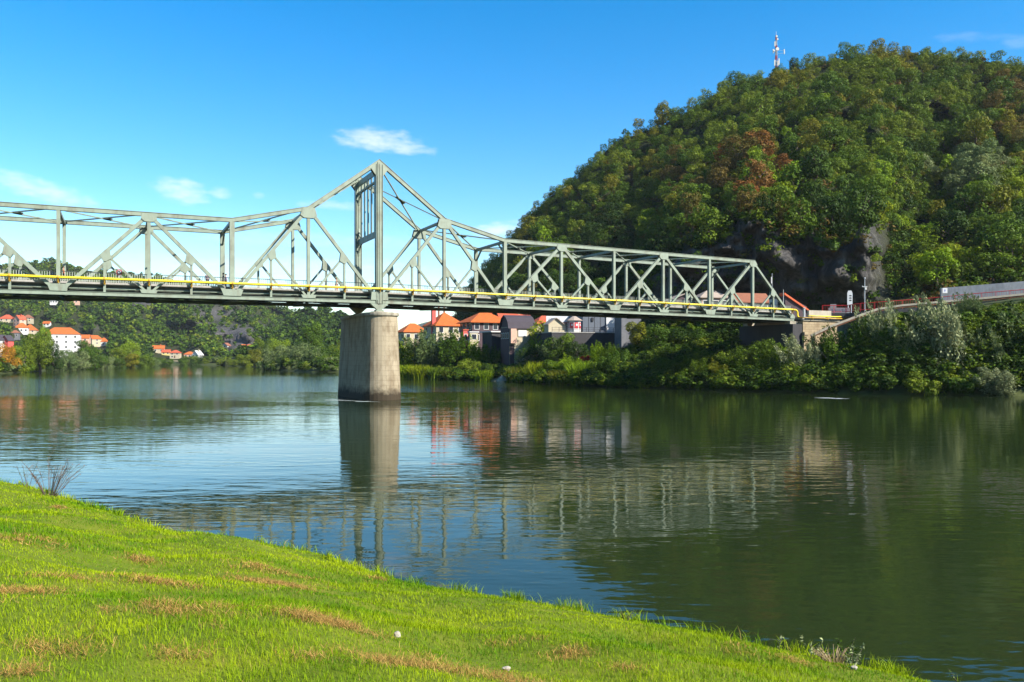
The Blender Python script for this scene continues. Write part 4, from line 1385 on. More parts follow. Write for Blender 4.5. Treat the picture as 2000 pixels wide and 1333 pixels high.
# road on the far bank with its red railing
RP = [(1606, 597, 610, 138), (1652, 597, 609.5, 137), (1680, 593, 606, 135.5), (1735, 589, 602, 134), (1790, 585, 598, 133), (1840, 580.5, 594, 131.5), (1890, 575, 588.5, 130), (1945, 570.5, 584, 128.5), (2000, 566, 579, 127), (2110, 556, 569, 124.5)]
rr_ = thing('red_railing', 'red tubular railing along the road on the far bank', 'railing', W(RP[0][0], RP[0][2], RP[0][3]))
o0 = W(RP[0][0], RP[0][2], RP[0][3])
tp = [W(a, b_, d) - o0 for a, b_, c, d in RP]; bt = [W(a, c, d) - o0 for a, b_, c, d in RP]
mb = MB(); mb.tube(tp, .055, 8); mb.build('top_rail', M['red'], rr_); mb = MB(); mb.tube(bt, .05, 8); mb.build('bottom_rail', M['red'], rr_)
for k in range(len(tp) - 1):
    n_ = 2 if k else 2
    for j in range(n_):
        a = tp[k].lerp(tp[k + 1], j / n_); c = bt[k].lerp(bt[k + 1], j / n_)
        mb = MB(); mb.tube([a, c - Vector((0, 0, .35))], .045, 6); mb.build('rail_post', M['red'], rr_)
    mb = MB()
    for j in range(12):
        a = tp[k].lerp(tp[k + 1], (j + .5) / 12); c = bt[k].lerp(bt[k + 1], (j + .5) / 12); mb.tube([a, c], .016, 5)
    mb.build('infill_bars', M['red'], rr_)
RD = [W(a, c, d) + Vector((0, .5, -.3)) for a, b_, c, d in RP]
RD = [bw(AX + 11.6, BW / 2, cz(AX) + .42)] + RD if False else RD
mb = MB(); vs = []
for p in RD: vs += [tuple(p + Vector((-.2, -.9, 0))), tuple(p + Vector((1.5, 7.5, 0)))]
n_ = len(RD); fs = [(2 * i, 2 * i + 2, 2 * i + 3, 2 * i + 1) for i in range(n_ - 1)]
low = [(x, y, z - .6) for x, y, z in vs]; vs2 = vs + low
fs += [(2 * i, 2 * n_ + 2 * i, 2 * n_ + 2 * i + 2, 2 * i + 2) for i in range(n_ - 1)]
mb.add(vs2, fs); tag(mb.build('road', M['asphalt']), kind='structure')

# pale retaining wall behind the road, far right
LW = [(1838, 563, 582, 142), (1900, 558, 577, 140.5), (1960, 553, 573, 139), (2030, 547, 569, 137.5), (2140, 537, 561, 135)]
M['lightwall'] = mat_plain('pale_grey_panels', (.30, .31, .33), .85, .12, 1.0, dirt=(.16, .15, .14), dirt_amt=.5)
lw = thing('retaining_wall', 'long pale grey concrete wall behind the red railing', 'wall', W(LW[0][0], LW[0][2], LW[0][3])); o0 = W(LW[0][0], LW[0][2], LW[0][3])
mb = MB()
for (a, b_, c, d), (a2, b2, c2, d2) in zip(LW[:-1], LW[1:]):
    q = [W(a, b_, d) - o0, W(a2, b2, d2) - o0]; e = [W(a, c + 8, d) - o0, W(a2, c2 + 8, d2) - o0]
    mb.add([q[0], q[1], q[1] + Vector((0, .4, 0)), q[0] + Vector((0, .4, 0)), e[0], e[1], e[1] + Vector((0, .4, 0)), e[0] + Vector((0, .4, 0))], [(0, 1, 2, 3), (0, 4, 5, 1), (3, 2, 6, 7), (0, 3, 7, 4), (1, 5, 6, 2)])
mb.build('wall_panels', M['lightwall'], lw)
t_ = W(1842, 569, 141.4)
sg = thing('wall_sign', 'small white sign with a dark emblem on the end of the grey wall', 'sign', t_)
mb = MB(); mb.box(-.1, .75, -.04, 0, -.35, .55); mb.build('panel', M['signwhite'], sg); mb = MB(); mb.plate([(.16, 0), (.3, -.12), (.44, 0), (.38, .3), (.22, .3)], -.055, -.042); mb.build('emblem', M['signblue'], sg)

# lamp post / mast by the railing, poles, banner, barrels
def pole(name, label, px, y0, y1, d, r_, cat='pole', mat='galv'):
    p = W(px, y0, d); q = W(px, y1, d); h = q.z - p.z
    t = thing(name, label, cat, p); mb = MB(); mb.tube([(0, 0, 0), (0, 0, h)], [r_, r_ * .7], 8); mb.build('shaft', M[mat], t); return t, h
t, h = pole('camera_mast', 'slim grey mast with a crossarm and white box beside the red railing', 1689, 612, 545, 136, .085, 'mast')
mb = MB(); mb.box(-.42, .42, -.05, .05, h * .76, h * .78); mb.tube([(-.42, 0, h * .77), (-.42, 0, h * .80)], .05, 6); mb.build('crossarm', M['galv'], t)
mb = MB(); mb.box(-.02, .24, -.2, -.05, h * .68, h * .745); mb.build('equipment_box', M['white'], t)
mb = MB(); mb.tube([(0, 0, h - .02), (0, 0, h + .08)], [.1, .16], 10); mb.tube([(0, 0, h + .08), (0, 0, h + .22)], [.16, .07], 10); mb.build('lamp_head', M['galv'], t)
t, h = pole('flag_pole', 'tall thin pole with a narrow white box behind the bridge end', 1508, 606, 534, 150, .06)
mb = MB(); mb.box(-.2, -.06, -.08, .08, h * .72, h * .9); mb.build('antenna_box', M['white'], t)
pole('flag_pole', 'short white pole in front of the white house by the bridge end', 1530, 606, 566, 141, .05, mat='white')
p = W(1660, 596, 146); t = thing('standing_banner', 'tall white board with three dark marks against the rock face', 'sign', p)
k = 146 / FX
mb = MB(); mb.plate([(-5 * k, 0), (5 * k, 0), (5 * k, 23 * k), (3 * k, 28 * k), (-3 * k, 28 * k), (-5 * k, 23 * k)], 0, .12); mb.build('board', M['galv'], t)  # white board coloured grey, the shade it stands in put into its tone
for j in range(3):
    z = (8 + j * 4.6) * k; mb = MB(); mb.plate([(-.2, z), (.25, z - .05), (.33, z + .12), (.05, z + .22), (-.12, z + .14)], -.02, -.002); mb.build('mark', M['black'], t)
mb = MB(); mb.box(-.35, -.2, .02, .1, -1.5, .0); mb.box(.2, .35, .02, .1, -1.5, 0); mb.build('leg', M['galv'], t)
p = W(1639, 612, 141); t = thing('low_sign', 'low white board with purple scribbles behind the red railing', 'sign', p)
mb = MB(); mb.box(-1.9, 1.9, 0, .06, 0, .95); mb.box(-1.6, -.5, 0.002, .058, .952, 1.6); mb.build('board', M['greywall'], t)
mb = MB()
for j in range(5):
    x = -1.5 + j * .62; mb.tube([(x, -.012, .2), (x + .2, -.012, .75), (x + .35, -.012, .3), (x + .5, -.012, .7)], .03, 5)
mb.build('scribble', M['signblue'], t)
p = bw(AX + 1.35, -1.1, cz(AX) + .45); t = thing('bollard', 'stubby grey steel bollard at the near corner of the bridge end', 'bollard', p)
mb = MB(); mb.tube([(0, 0, 0), (0, 0, 1.45)], .2, 12); mb.build('shaft', M['galv'], t); mb = MB(); mb.tube([(0, 0, 1.452), (0, 0, 1.52), (0, 0, 1.62)], [.26, .26, .1], 12); mb.build('cap', M['concrete'], t)
# round road sign on the bridge
xs = bx_at(233, BW - 1.6); p = bw(xs, BW - 1.6, cz(xs) + 1.2); t = thing('road_sign', 'round red rimmed road sign on the bridge pavement', 'sign', p)
mb = MB(); mb.tube([(0, 0, 0), (0, 0, 2.0)], .035, 8); mb.build('sign_post', M['galv'], t)
mb = MB(); mb.tube([(0, -.05, 2.1), (0, -.02, 2.1)], .36, 20); mb.build('disc', M['signred'], t); mb = MB(); mb.tube([(0, -.062, 2.1), (0, -.052, 2.1)], .25, 20); mb.build('sign_face', M['signwhite'], t)
mb = MB(); mb.tube([(-.16, -.07, 1.98), (-.14, -.07, 2.2), (0, -.07, 2.26), (.14, -.07, 2.1)], .04, 6); mb.build('symbol', M['black'], t)
# ------------------------------------------------------------------ houses
FARH_Z = 0


def house(label, px, y0, y1, y2, wpx, Z, yaw=22, dep=.8, roof='hip', wall='white', tile='tile', win=(2, 3), chim=1, cat='house', name='house', eave=.45, group=None, floors=None, door=False, sink=2.0, ridge=.5, rise=None):
    """px centre column; y0 base, y1 eaves, y2 ridge rows; wpx width of the front in pixels at distance Z"""
    if Z > 470: Z = hill_depth(px, min(y0, 702)) - 3
    k = Z / FX; w = wpx * k; a = math.radians(yaw); d = w * dep
    if Z < 300: sink = max(sink, 8.0)
    base = W(px, y0, Z); hw = (y0 - y1) * k; hr = (y1 - y2) * k if rise is None else rise
    t = thing(name, label, cat, base, a, group)
    w2, d2 = w / 2, d / 2
    mb = MB(); mb.box(-w2, w2, -d2, d2, -sink, hw)
    if roof == 'gable':       # ridge along x, gables at the ends
        mb.add([(-w2, -d2, hw), (-w2, d2, hw), (-w2, 0, hw + hr * .94), (w2, -d2, hw), (w2, d2, hw), (w2, 0, hw + hr * .94)], [(0, 2, 1), (3, 4, 5)])
    if roof == 'gabley':
        mb.add([(-w2, -d2, hw), (w2, -d2, hw), (0, -d2, hw + hr * .94), (-w2, d2, hw), (w2, d2, hw), (0, d2, hw + hr * .94)], [(0, 1, 2), (3, 5, 4)])
    mb.build('wall', M[wall], t)
    e = eave; th = .18; W2, D2 = w2 + e, d2 + e; mb = MB()
    zb = hw - e * hr / max(d2, .1) * .6 + .02
    if roof == 'hip':
        r_ = max(.05, W2 - D2) if W2 > D2 else .05; ry = max(.05, D2 - W2) if D2 > W2 else .0
        top = [(-r_, -ry, hw + hr), (r_, -ry, hw + hr), (r_, ry, hw + hr), (-r_, ry, hw + hr)]
        b_ = [(-W2, -D2, zb), (W2, -D2, zb), (W2, D2, zb), (-W2, D2, zb)]
        if ry == 0:
            vs = b_ + [top[0], top[1]]; fs = [(0, 1, 5, 4), (1, 2, 5), (2, 3, 4, 5), (3, 0, 4)]
        else:
            vs = b_ + [(0, -ry, hw + hr), (0, ry, hw + hr)]; fs = [(0, 1, 4), (1, 2, 5, 4), (2, 3, 5), (3, 0, 4, 5)]
        n_ = len(vs); lowr = [(x, y, zb - th) for x, y, z in b_]
        vs = vs + lowr; fs += [(0, n_, n_ + 1, 1), (1, n_ + 1, n_ + 2, 2), (2, n_ + 2, n_ + 3, 3), (3, n_ + 3, n_, 0), (n_, n_ + 3, n_ + 2, n_ + 1)]
        mb.add(vs, fs)
    elif roof == 'gable':
        for s_ in (-1, 1):
            mb.add([(-W2, s_ * D2, zb), (W2, s_ * D2, zb), (W2, 0, hw + hr), (-W2, 0, hw + hr), (-W2, s_ * D2, zb - th), (W2, s_ * D2, zb - th), (W2, 0, hw + hr - th), (-W2, 0, hw + hr - th)],
                   [(0, 1, 2, 3), (4, 7, 6, 5), (0, 4, 5, 1), (1, 5, 6, 2), (3, 2, 6, 7), (0, 3, 7, 4)])
    elif roof == 'gabley':
        zb = hw - e * hr / w2 * .9
        for s_ in (-1, 1):
            mb.add([(s_ * W2, -D2, zb), (s_ * W2, D2, zb), (0, D2, hw + hr), (0, -D2, hw + hr), (s_ * W2, -D2, zb - th), (s_ * W2, D2, zb - th), (0, D2, hw + hr - th), (0, -D2, hw + hr - th)],
                   [(0, 1, 2, 3), (4, 7, 6, 5), (0, 4, 5, 1), (1, 5, 6, 2), (3, 2, 6, 7), (0, 3, 7, 4)])
    elif roof == 'barrel':    # curved metal roof, ridge along x
        prof = [(-D2, zb), (-D2 * .82, hw + hr * .42), (-D2 * .45, hw + hr * .8), (0, hw + hr), (D2 * .5, hw + hr * .75), (D2, zb)]
        n_ = len(prof); vs = [(-W2, y, z) for y, z in prof] + [(W2, y, z) for y, z in prof]
        vs += [(-W2, y, z - th) for y, z in prof] + [(W2, y, z - th) for y, z in prof]
        fs = []
        for i in range(n_ - 1): fs += [(i, i + n_, i + n_ + 1, i + 1), (2 * n_ + i, 2 * n_ + i + 1, 3 * n_ + i + 1, 3 * n_ + i), (i, i + 1, 2 * n_ + i + 1, 2 * n_ + i), (n_ + i, 3 * n_ + i, 3 * n_ + i + 1, n_ + i + 1)]
        fs += [(0, 2 * n_, 3 * n_, n_)]
        mb.add(vs, fs)
        g = [(y * .985, z - th) for y, z in prof]
        for sx in (-1, 1):
            q = [(sx * (w2 - .02), y, z) for y, z in g]
            mb2 = MB(); mb2.add(q, [tuple(range(n_))]); mb2.build('gable_boards', M['brownwood'], t)
    elif roof == 'mono':
        mb.add([(-W2, -D2, hw + hr), (W2, -D2, zb), (W2, D2, zb), (-W2, D2, hw + hr), (-W2, -D2, hw + hr - .35), (W2, -D2, zb - .35), (W2, D2, zb - .35), (-W2, D2, hw + hr - .35)],
               [(0, 1, 2, 3), (4, 7, 6, 5), (0, 4, 5, 1), (1, 5, 6, 2), (2, 6, 7, 3), (3, 7, 4, 0)])
        m2 = MB(); m2.add([(-w2, -d2 + .05, hw), (w2, -d2 + .05, hw), (-w2, -d2 + .05, hw + hr * .95 - .3), (-w2, d2 - .05, hw), (w2, d2 - .05, hw), (-w2, d2 - .05, hw + hr * .95 - .3)], [(0, 1, 2), (3, 5, 4), (0, 2, 5, 3)]); m2.build('gable_wall', M[wall], t)
    elif roof == 'flat':
        mb.box(-W2, W2, -D2, D2, hw + .003, hw + .3)
    rf = mb.build('roof', M[tile], t)
    for c_ in range(chim):
        m2 = MB(); x = w2 * (.35 - .7 * c_); m2.box(x - .32, x + .32, -.3, .3, hw, hw + hr + .9); m2.box(x - .4, x + .4, -.38, .38, hw + hr + .902, hw + hr + 1.02); m2.build('chimney', M['tile_red'] if wall != 'white' else M['cream'], rf)
    rows, cols = win
    if rows:
        fh = hw / rows
        def window(cx, cy, z, face, wdt):
            ww = min(1.25, wdt * .55); wh = min(1.5, fh * .52)
            m2 = MB(); m3 = MB()
            if face == 'f':
                m2.box(cx - ww / 2 - .1, cx + ww / 2 + .1, cy - .05, cy + .02, z - .1, z + wh + .1); m3.box(cx - ww / 2, cx + ww / 2, cy - .07, cy - .052, z, z + wh)
            else:
                m2.box(cx - .02, cx + .05, cy - ww / 2 - .1, cy + ww / 2 + .1, z - .1, z + wh + .1); m3.box(cx + .052, cx + .07, cy - ww / 2, cy + ww / 2, z, z + wh)
                if cx < 0:
                    m2 = MB(); m3 = MB(); m2.box(cx - .05, cx + .02, cy - ww / 2 - .1, cy + ww / 2 + .1, z - .1, z + wh + .1); m3.box(cx - .07, cx - .052, cy - ww / 2, cy + ww / 2, z, z + wh)
            f_ = m2.build('window', M['frame'] if wall != 'white' else M['concrete'], t); m3.build('pane', M['glass'], f_)
        for r_ in range(rows):
            z = r_ * fh + fh * .28
            for c_ in range(cols):
                x = -w2 + w * (c_ + .5) / cols
                if door and r_ == 0 and c_ == cols // 2: continue
                window(x, -d2, z, 'f', w / cols)
            if yaw > 5 or yaw < -5:
                nc = max(1, cols - 1)
                for c_ in range(nc):
                    y = -d2 + d * (c_ + .5) / nc
                    window(-w2 if yaw > 0 else w2, y, z, 's', d / nc)
    if door:
        m2 = MB(); m2.box(-.5, .5, -d2 - .06, -d2 + .02, 0, 2.05); m2.build('door', M['door'], t)
    return t


# --- town by the bridge, right of the pier
house('low house with a faded orange hip roof just right of the pier', 806, 668, 648, 632, 50, 262, 28, .8, 'hip', 'cream', 'tile', (1, 3), 0)
R2 = house('house with an orange hip roof and a tall red chimney right of the pier', 868, 676, 636, 611, 62, 226, 30, .95, 'hip', 'cream', 'tile', (2, 3), 0)
mb = MB(); mb.box(-4.6, -3.5, -1.9, -1.0, 3, 10.6); mb.build('chimney', M['redwall'], R2)
mb = MB(); mb.box(-1.6, -1.2, .6, 1.0, 6, 11.3); mb.box(.2, .6, .8, 1.2, 6, 11.5); mb.build('chimney', M['tile_brown'], R2)
R3 = house('large house with a broad orange hip roof over dark brown boards', 946, 672, 629, 611, 78, 216, 27, .75, 'hip', 'brownwood', 'tile', (2, 4), 1, eave=.8)
house('white walled house with a red roof behind the black roofed house', 1003, 650, 628, 613, 62, 238, 20, .6, 'gable', 'white', 'tile_red', (2, 4), 1)
house('small house with an orange roof half hidden by the bright green tree', 1062, 650, 632, 617, 46, 226, 22, .8, 'hip', 'cream', 'tile_red', (1, 2), 0)
R4 = house('tall cream house with a curved black metal roof above the willows', 1010, 700, 640, 619, 50, 190, 21, .95, 'barrel', 'cream', 'roof_dark', (0, 0), 0, rise=2.9)
k4 = 190 / FX
mb = MB(); mb.box(-.9, 1.2, -3.09, -2.96, 5.1, 6.6); f_ = mb.build('shuttered_window', M['white'], R4)
mb = MB(); mb.box(-3.0, -1.6, -3.8, -2.96, 3.5, 6.9); mb.build('bay', M['pink'], R4)
mb = MB(); mb.box(-2.95, -1.9, -3.0, -2.93, -3, 3.2); mb.build('door', M['brownwood'], R4)  # flat dark sheet giving a recess by colour alone
mb = MB(); mb.box(-3.16, -3.06, -2.9, 2.9, -2, 7.2); mb.build('side_shade_panel', M['brownwood'], R4)  # flat dark panel: the deep shade of this side put into its colour
for j in range(4):
    mb = MB(); mb.box(-3.19, -3.162, -2.6 + j * 1.4, -1.8 + j * 1.4, 4.6, 6.0); f_ = mb.build('window', M['frame'], R4); mb = MB(); mb.box(-3.21, -3.192, -2.5 + j * 1.4, -1.9 + j * 1.4, 4.7, 5.9); mb.build('pane', M['glass'], f_)
house('dark lean-to shed with a pale sheet roof left of the black roofed house', 966, 690, 650, 646, 34, 197, 31, 1.1, 'flat', 'darkwall', 'roof_pale', (0, 0), 0, 'shed', 'shed')
house('narrow brick red annex below the brown boarded house', 908, 672, 646, 640, 10, 207, 27, .8, 'flat', 'redwall', 'tile_red', (1, 1), 0, 'shed', 'annex', eave=.15)
house('small cream outbuilding on stilts beside the brick red annex', 924, 668, 650, 646, 17, 205, 25, .6, 'flat', 'cream', 'roof_pale', (1, 1), 0, 'shed', 'outbuilding', eave=.2)
# terrace with kiosk, hut, sign and grey hall
tb = W(1120, 651, 176); a = math.radians(16)
tr = thing('terrace', 'riverside terrace on a dark concrete wall below the bridge', 'terrace', (tb.x, tb.y, tb.z), a)
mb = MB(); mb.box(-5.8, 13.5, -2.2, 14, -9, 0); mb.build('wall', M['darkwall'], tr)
mb = MB(); mb.box(-5.9, 13.6, -2.3, 14, .004, .16); mb.build('slab', M['concrete'], tr)
rl = thing('terrace_railing', 'dark metal railing along the edge of the riverside terrace', 'railing', (tb.x, tb.y, tb.z + .16), a)
for z, nm in ((1.0, 'top_rail'), (.55, 'mid_rail'), (.2, 'bottom_rail')):
    mb = MB(); mb.beam((-5.7, -2.1, z), (13.4, -2.1, z), .06, .06); mb.build(nm, M['black'], rl)
for j in range(13):
    mb = MB(); x = -5.7 + j * 19.1 / 12; mb.box(x - .035, x + .035, -2.14, -2.06, 0, 1.05); mb.build('rail_post', M['black'], rl)


def tloc(x, y, z): return Vector((tb.x + math.cos(a) * x - math.sin(a) * y, tb.y + math.sin(a) * x + math.cos(a) * y, tb.z + .165 + z))


ki = thing('kiosk', 'small octagonal white kiosk with red windows and a pointed grey roof', 'kiosk', tloc(.4, .6, 0), a)
oc = [(math.cos(PI / 8 + i * PI / 4) * 1.45, math.sin(PI / 8 + i * PI / 4) * 1.45) for i in range(8)]
def prism(mb, ring, z0, z1, s1=1.0):
    n_ = len(ring); mb.add([(x, y, z0) for x, y in ring] + [(x * s1, y * s1, z1) for x, y in ring], [(i, (i + 1) % n_, n_ + (i + 1) % n_, n_ + i) for i in range(n_)] + [tuple(range(n_))[::-1], tuple(range(n_, 2 * n_))])
mb = MB(); prism(mb, oc, 0, 2.6); mb.build('wall', M['white'], ki)
mb = MB(); prism(mb, [(x * 1.32, y * 1.32) for x, y in oc], 2.602, 3.75, .06); mb.build('roof', M['tile_grey'], ki)
for i in range(8):
    p, q = Vector((*oc[i], 0)), Vector((*oc[(i + 1) % 8], 0)); c = (p + q) / 2; nrm = c.normalized(); tg = (q - p).normalized()
    mb = MB(); mb.beam(c - tg * .42 + nrm * .03 + Vector((0, 0, 1.5)), c + tg * .42 + nrm * .03 + Vector((0, 0, 1.5)), .05, 1.3, nrm); f_ = mb.build('window', M['signred'], ki)
    mb = MB(); mb.beam(c - tg * .1 + nrm * .065 + Vector((0, 0, 1.65)), c + tg * .3 + nrm * .065 + Vector((0, 0, 1.65)), .015, .45, nrm); mb.build('pane', M['signwhite'], f_)
hu = thing('hut', 'low cream hut with a gabled front and white posts left of the kiosk', 'hut', tloc(-3.8, .9, 0), a)
mb = MB(); mb.box(-1.7, 2.2, 0, 3, 0, 1.9); mb.add([(-1.7, 0, 1.9), (1.7, 0, 1.9), (0, 0, 3.1)], [(0, 1, 2)]); mb.build('wall', M['cream'], hu)
mb = MB()
for s_ in (-1, 1): mb.add([(s_ * 2.0, -.4, 1.75), (s_ * 2.0, 3.2, 1.75), (0, 3.2, 3.25), (0, -.4, 3.25), (s_ * 2.0, -.4, 1.63), (s_ * 2.0, 3.2, 1.63), (0, 3.2, 3.13), (0, -.4, 3.13)], [(0, 1, 2, 3), (4, 7, 6, 5), (0, 4, 5, 1), (1, 5, 6, 2), (3, 2, 6, 7), (0, 3, 7, 4)])
mb.build('roof', M['tile_grey'], hu)
for j in range(3):
    mb = MB(); mb.box(2.6 + j * .55, 2.75 + j * .55, -.6, -.45, 0, 2.2); mb.build('post', M['white'], hu)
mb = MB(); mb.box(2.3, 4.2, -.8, 3, 2.202, 2.32); mb.build('canopy', M['tile_brown'], hu)
sh = house('brown roofed shop building carrying a white sign panel behind the kiosk', 1088, 651, 634, 632, 52, 188, 14, .4, 'flat', 'white', 'tile_brown', (1, 4), 0, 'shop', 'shop')
sp_ = W(1089, 631, 185); sp_.y -= .2
bs = thing('sign_panel', 'wide white sign panel with faint grey drawing above the brown shop', 'sign', sp_, math.radians(14))
mb = MB(); mb.box(-2.75, 2.75, 0, .12, -.1, 1.55); mb.build('board', M['signwhite'], bs)
mb = MB()
for q in ([(-2.2, .3), (-2.25, .9), (-1.95, 1.05), (-1.9, .5)], [(-.4, .95), (-.1, .75), (.05, 1.0), (.4, .85), (.7, 1.1)], [(.3, .4), (.5, .75), (.75, .35)]):
    mb.tube([(x, -.012, z) for x, z in q], .035, 5)
mb.build('drawing', M['greywall'], bs)
h1 = thing('hall', 'flat roofed grey blue clad hall under the bridge with a bright white end panel', 'hall', tloc(6.6, 2.0, -.0), a)
mb = MB(); mb.box(-3.6, 1.9, 0, 11, 0, 4.6); mb.build('wall', M['cladding'], h1)
for x in (-2.2, -.75, .6):
    mb = MB(); mb.box(x - .04, x + .04, -.05, -.002, 0, 4.55); mb.build('wall_rib', M['black'], h1)
mb = MB(); mb.box(1.95, 4.0, -.3, 10, 0, 4.1); mb.build('white_panel', M['white'], h1)
mb = MB(); mb.box(-3.7, 4.1, -.3, 11.1, 4.602, 4.85); mb.build('roof', M['darkwall'], h1)
mb = MB(); mb.box(-1.6, -1.1, -.25, -.06, 2.6, 3.4); mb.build('wall_lamp', M['black'], h1)
gw = house('plain grey rendered block right of the white panel under the bridge', 1226, 700, 617, 614, 40, 172, 12, 1.0, 'flat', 'greywall', 'darkwall', (0, 0), 0, 'building', 'outbuilding', eave=.05)
# --- buildings behind the far end of the bridge
house('low building with a weathered tan roof behind the bridge railing', 1388, 612, 581, 568, 58, 166, 12, .7, 'hip', 'pink', 'tile_grey', (1, 3), 0)
house('low shed with a shallow tan gable roof behind the bridge railing', 1330, 614, 587, 575, 58, 168, 10, .6, 'gabley', 'brownwood', 'tile_grey', (0, 0), 0, 'shed', 'shed')
house('house with a long brown red roof behind the end of the bridge', 1462, 612, 590, 573, 66, 160, 12, .6, 'gable', 'cream', 'tile_brown', (1, 3), 0)
house('white house with a small square window at the bridge end', 1519, 614, 585, 583, 24, 149, 14, .9, 'flat', 'white', 'darkwall', (1, 1), 0, eave=.05)
house('dark shed with a steep single pitch bright orange roof at the bridge end', 1551, 614, 599, 573, 44, 147, 8, .35, 'mono', 'brownwood', 'roof_orange', (0, 0), 0, 'shed', 'shed', eave=.3)

# --- town on the left bank, below the far hill
H = house
H('four storey white block with an orange hip roof above the left bank trees', 122, 693, 653, 640, 62, 520, 24, .55, 'hip', 'white', 'tile', (4, 4), 0, 'apartment block', 'apartment_block')
H('orange roofed house joined to the right of the white block', 160, 674, 661, 654, 28, 525, 20, .8, 'gable', 'pink', 'tile', (2, 2), 0)
H('orange roofed house with a dark gable, second right of the white block', 181, 674, 662, 655, 24, 535, -24, .9, 'gabley', 'cream', 'tile', (2, 2), 0)
H('small orange roofed house at the right end of the row by the white block', 203, 676, 667, 660, 14, 540, 15, .8, 'hip', 'white', 'tile', (1, 1), 0)
H('hillside house with a pale pink hip roof at the left edge', 15, 629, 623, 615, 26, 610, 22, .8, 'hip', 'cream', 'tile_red', (1, 3), 0)
H('tall hillside house with a steep red roof left of the brown roofed one', 39, 637, 624, 616, 16, 600, -20, .9, 'gabley', 'pink', 'tile_red', (2, 2), 1)
H('hillside house with a brown hip roof and a red balcony band', 55, 629, 621, 615, 16, 605, 15, .8, 'hip', 'cream', 'tile_brown', (2, 2), 0)
H('hillside house with a wide orange roof just below the steep red one', 43, 650, 640, 631, 22, 580, 25, .8, 'hip', 'white', 'tile', (1, 3), 0)
H('big orange roof showing above the trees left of the white block', 59, 657, 645, 634, 24, 560, 20, .9, 'hip', 'cream', 'tile', (2, 2), 0)
H('tiny orange roofed cottage alone on the hillside above the white block', 92, 637, 632, 628, 12, 640, 8, .7, 'gable', 'white', 'tile', (1, 2), 0)
H('white gable fronted house at the far left edge of the riverbank', 0, 690, 663, 654, 16, 430, -12, .9, 'gabley', 'white', 'roof_dark', (2, 2), 0)
H('coral red gable fronted house beside the white one on the left bank', 15, 690, 664, 655, 15, 432, -12, .9, 'gabley', 'redwall', 'roof_dark', (0, 0), 0)
H('greyish house half hidden by trees below the hillside roofs', 30, 660, 650, 645, 14, 500, 18, .8, 'hip', 'greywall', 'tile_brown', (1, 2), 0)
H('white hillside house with a red band seen just under the bridge', 106, 593, 587, 584, 13, 760, 16, .8, 'gable', 'white', 'tile_red', (1, 3), 0)
H('small white house on the hillside right of the red banded one', 132, 588, 584, 582, 9, 770, 10, .8, 'gable', 'white', 'roof_pale', (1, 2), 0)
H('small house with an orange end wall high on the hillside', 150, 593, 587, 583, 9, 770, 12, .8, 'gabley', 'pink', 'tile', (1, 1), 0)
# --- village at the bend of the river
H('bright orange roof at the left end of the riverside village', 310, 689, 681, 675, 21, 640, 18, .7, 'gable', 'cream', 'tile', (1, 2), 1)
H('yellow walled house with a crimson roof in the riverside village', 325, 693, 688, 683, 15, 620, 12, .8, 'gable', 'yellowwall', 'tile_red', (1, 2), 0)
H('square cream house with a dark doorway above the sandy bank', 343, 700, 689, 684, 18, 605, 8, .8, 'hip', 'cream', 'tile_red', (2, 2), 0, door=True)
H('pink house with an orange roof in the middle of the village', 371, 700, 692, 687, 20, 620, 15, .8, 'hip', 'pink', 'tile', (1, 3), 0)
H('white stepped house right of the pink house', 386, 703, 693, 685, 15, 615, -20, .9, 'gabley', 'white', 'roof_pale', (2, 2), 1)
H('long low building with a pale sheet roof beside the water', 411, 710, 705, 700, 28, 610, 8, .4, 'hip', 'yellowwall', 'roof_pale', (1, 5), 0, 'building', 'boathouse')
H('small dark roofed white house alone on the far slope', 442, 679, 675, 670, 13, 760, -18, .8, 'gabley', 'white', 'tile_brown', (1, 1), 0)
H('white house with an orange red roof right of the dark roofed one', 475, 684, 678, 673, 14, 700, -20, .8, 'gabley', 'white', 'tile', (2, 2), 0)
H('tiny brick red roof beside the white house on the far bank', 489, 680, 676, 673, 9, 705, 12, .8, 'gable', 'pink', 'tile_red', (1, 1), 0)

# ------------------------------------------------------------------ mast on the hill
mx_, my_, mz_ = [float(q) for q in hill_surf(1516, .985)]
mtop = CH + (YH - 62) / FX * my_; hm_ = mtop - mz_
ms = thing('antenna_mast', 'red and white lattice antenna mast with white dishes on the hilltop', 'mast', (mx_, my_, mz_))
sec = 9
for j in range(sec):
    mb = MB(); z0 = hm_ * j / sec * .92; z1 = hm_ * (j + 1) / sec * .92; r0 = .60 - .04 * j
    for i in range(4):
        a0 = PI / 4 + i * PI / 2; c0 = (math.cos(a0) * r0, math.sin(a0) * r0); a1 = a0 + PI / 2; c1 = (math.cos(a1) * r0, math.sin(a1) * r0)
        mb.tube([(c0[0], c0[1], z0), (c0[0] * .97, c0[1] * .97, z1)], .11, 5); mb.tube([(c0[0], c0[1], z0), (c1[0], c1[1], z1)], .06, 4); mb.tube([(c1[0], c1[1], z0), (c0[0], c0[1], z1)], .06, 4)
    mb.build('lattice_section', M['towerred'] if j % 2 == 0 else M['galv'], ms)
mb = MB(); mb.tube([(0, 0, hm_ * .92), (0, 0, hm_)], .07, 6); mb.build('top_spike', M['white'], ms)
for (x, z, r_) in ((-.15, .88, .42), (.2, .82, .38), (.15, .62, .75), (-1.3, .585, .42)):
    mb = MB(); mb.tube([(x, -.8, z * hm_), (x, -.95, z * hm_), (x, -1.25, z * hm_)], [r_ * .4, r_, r_ * .96], 14); mb.build('dish', M['white'], ms)
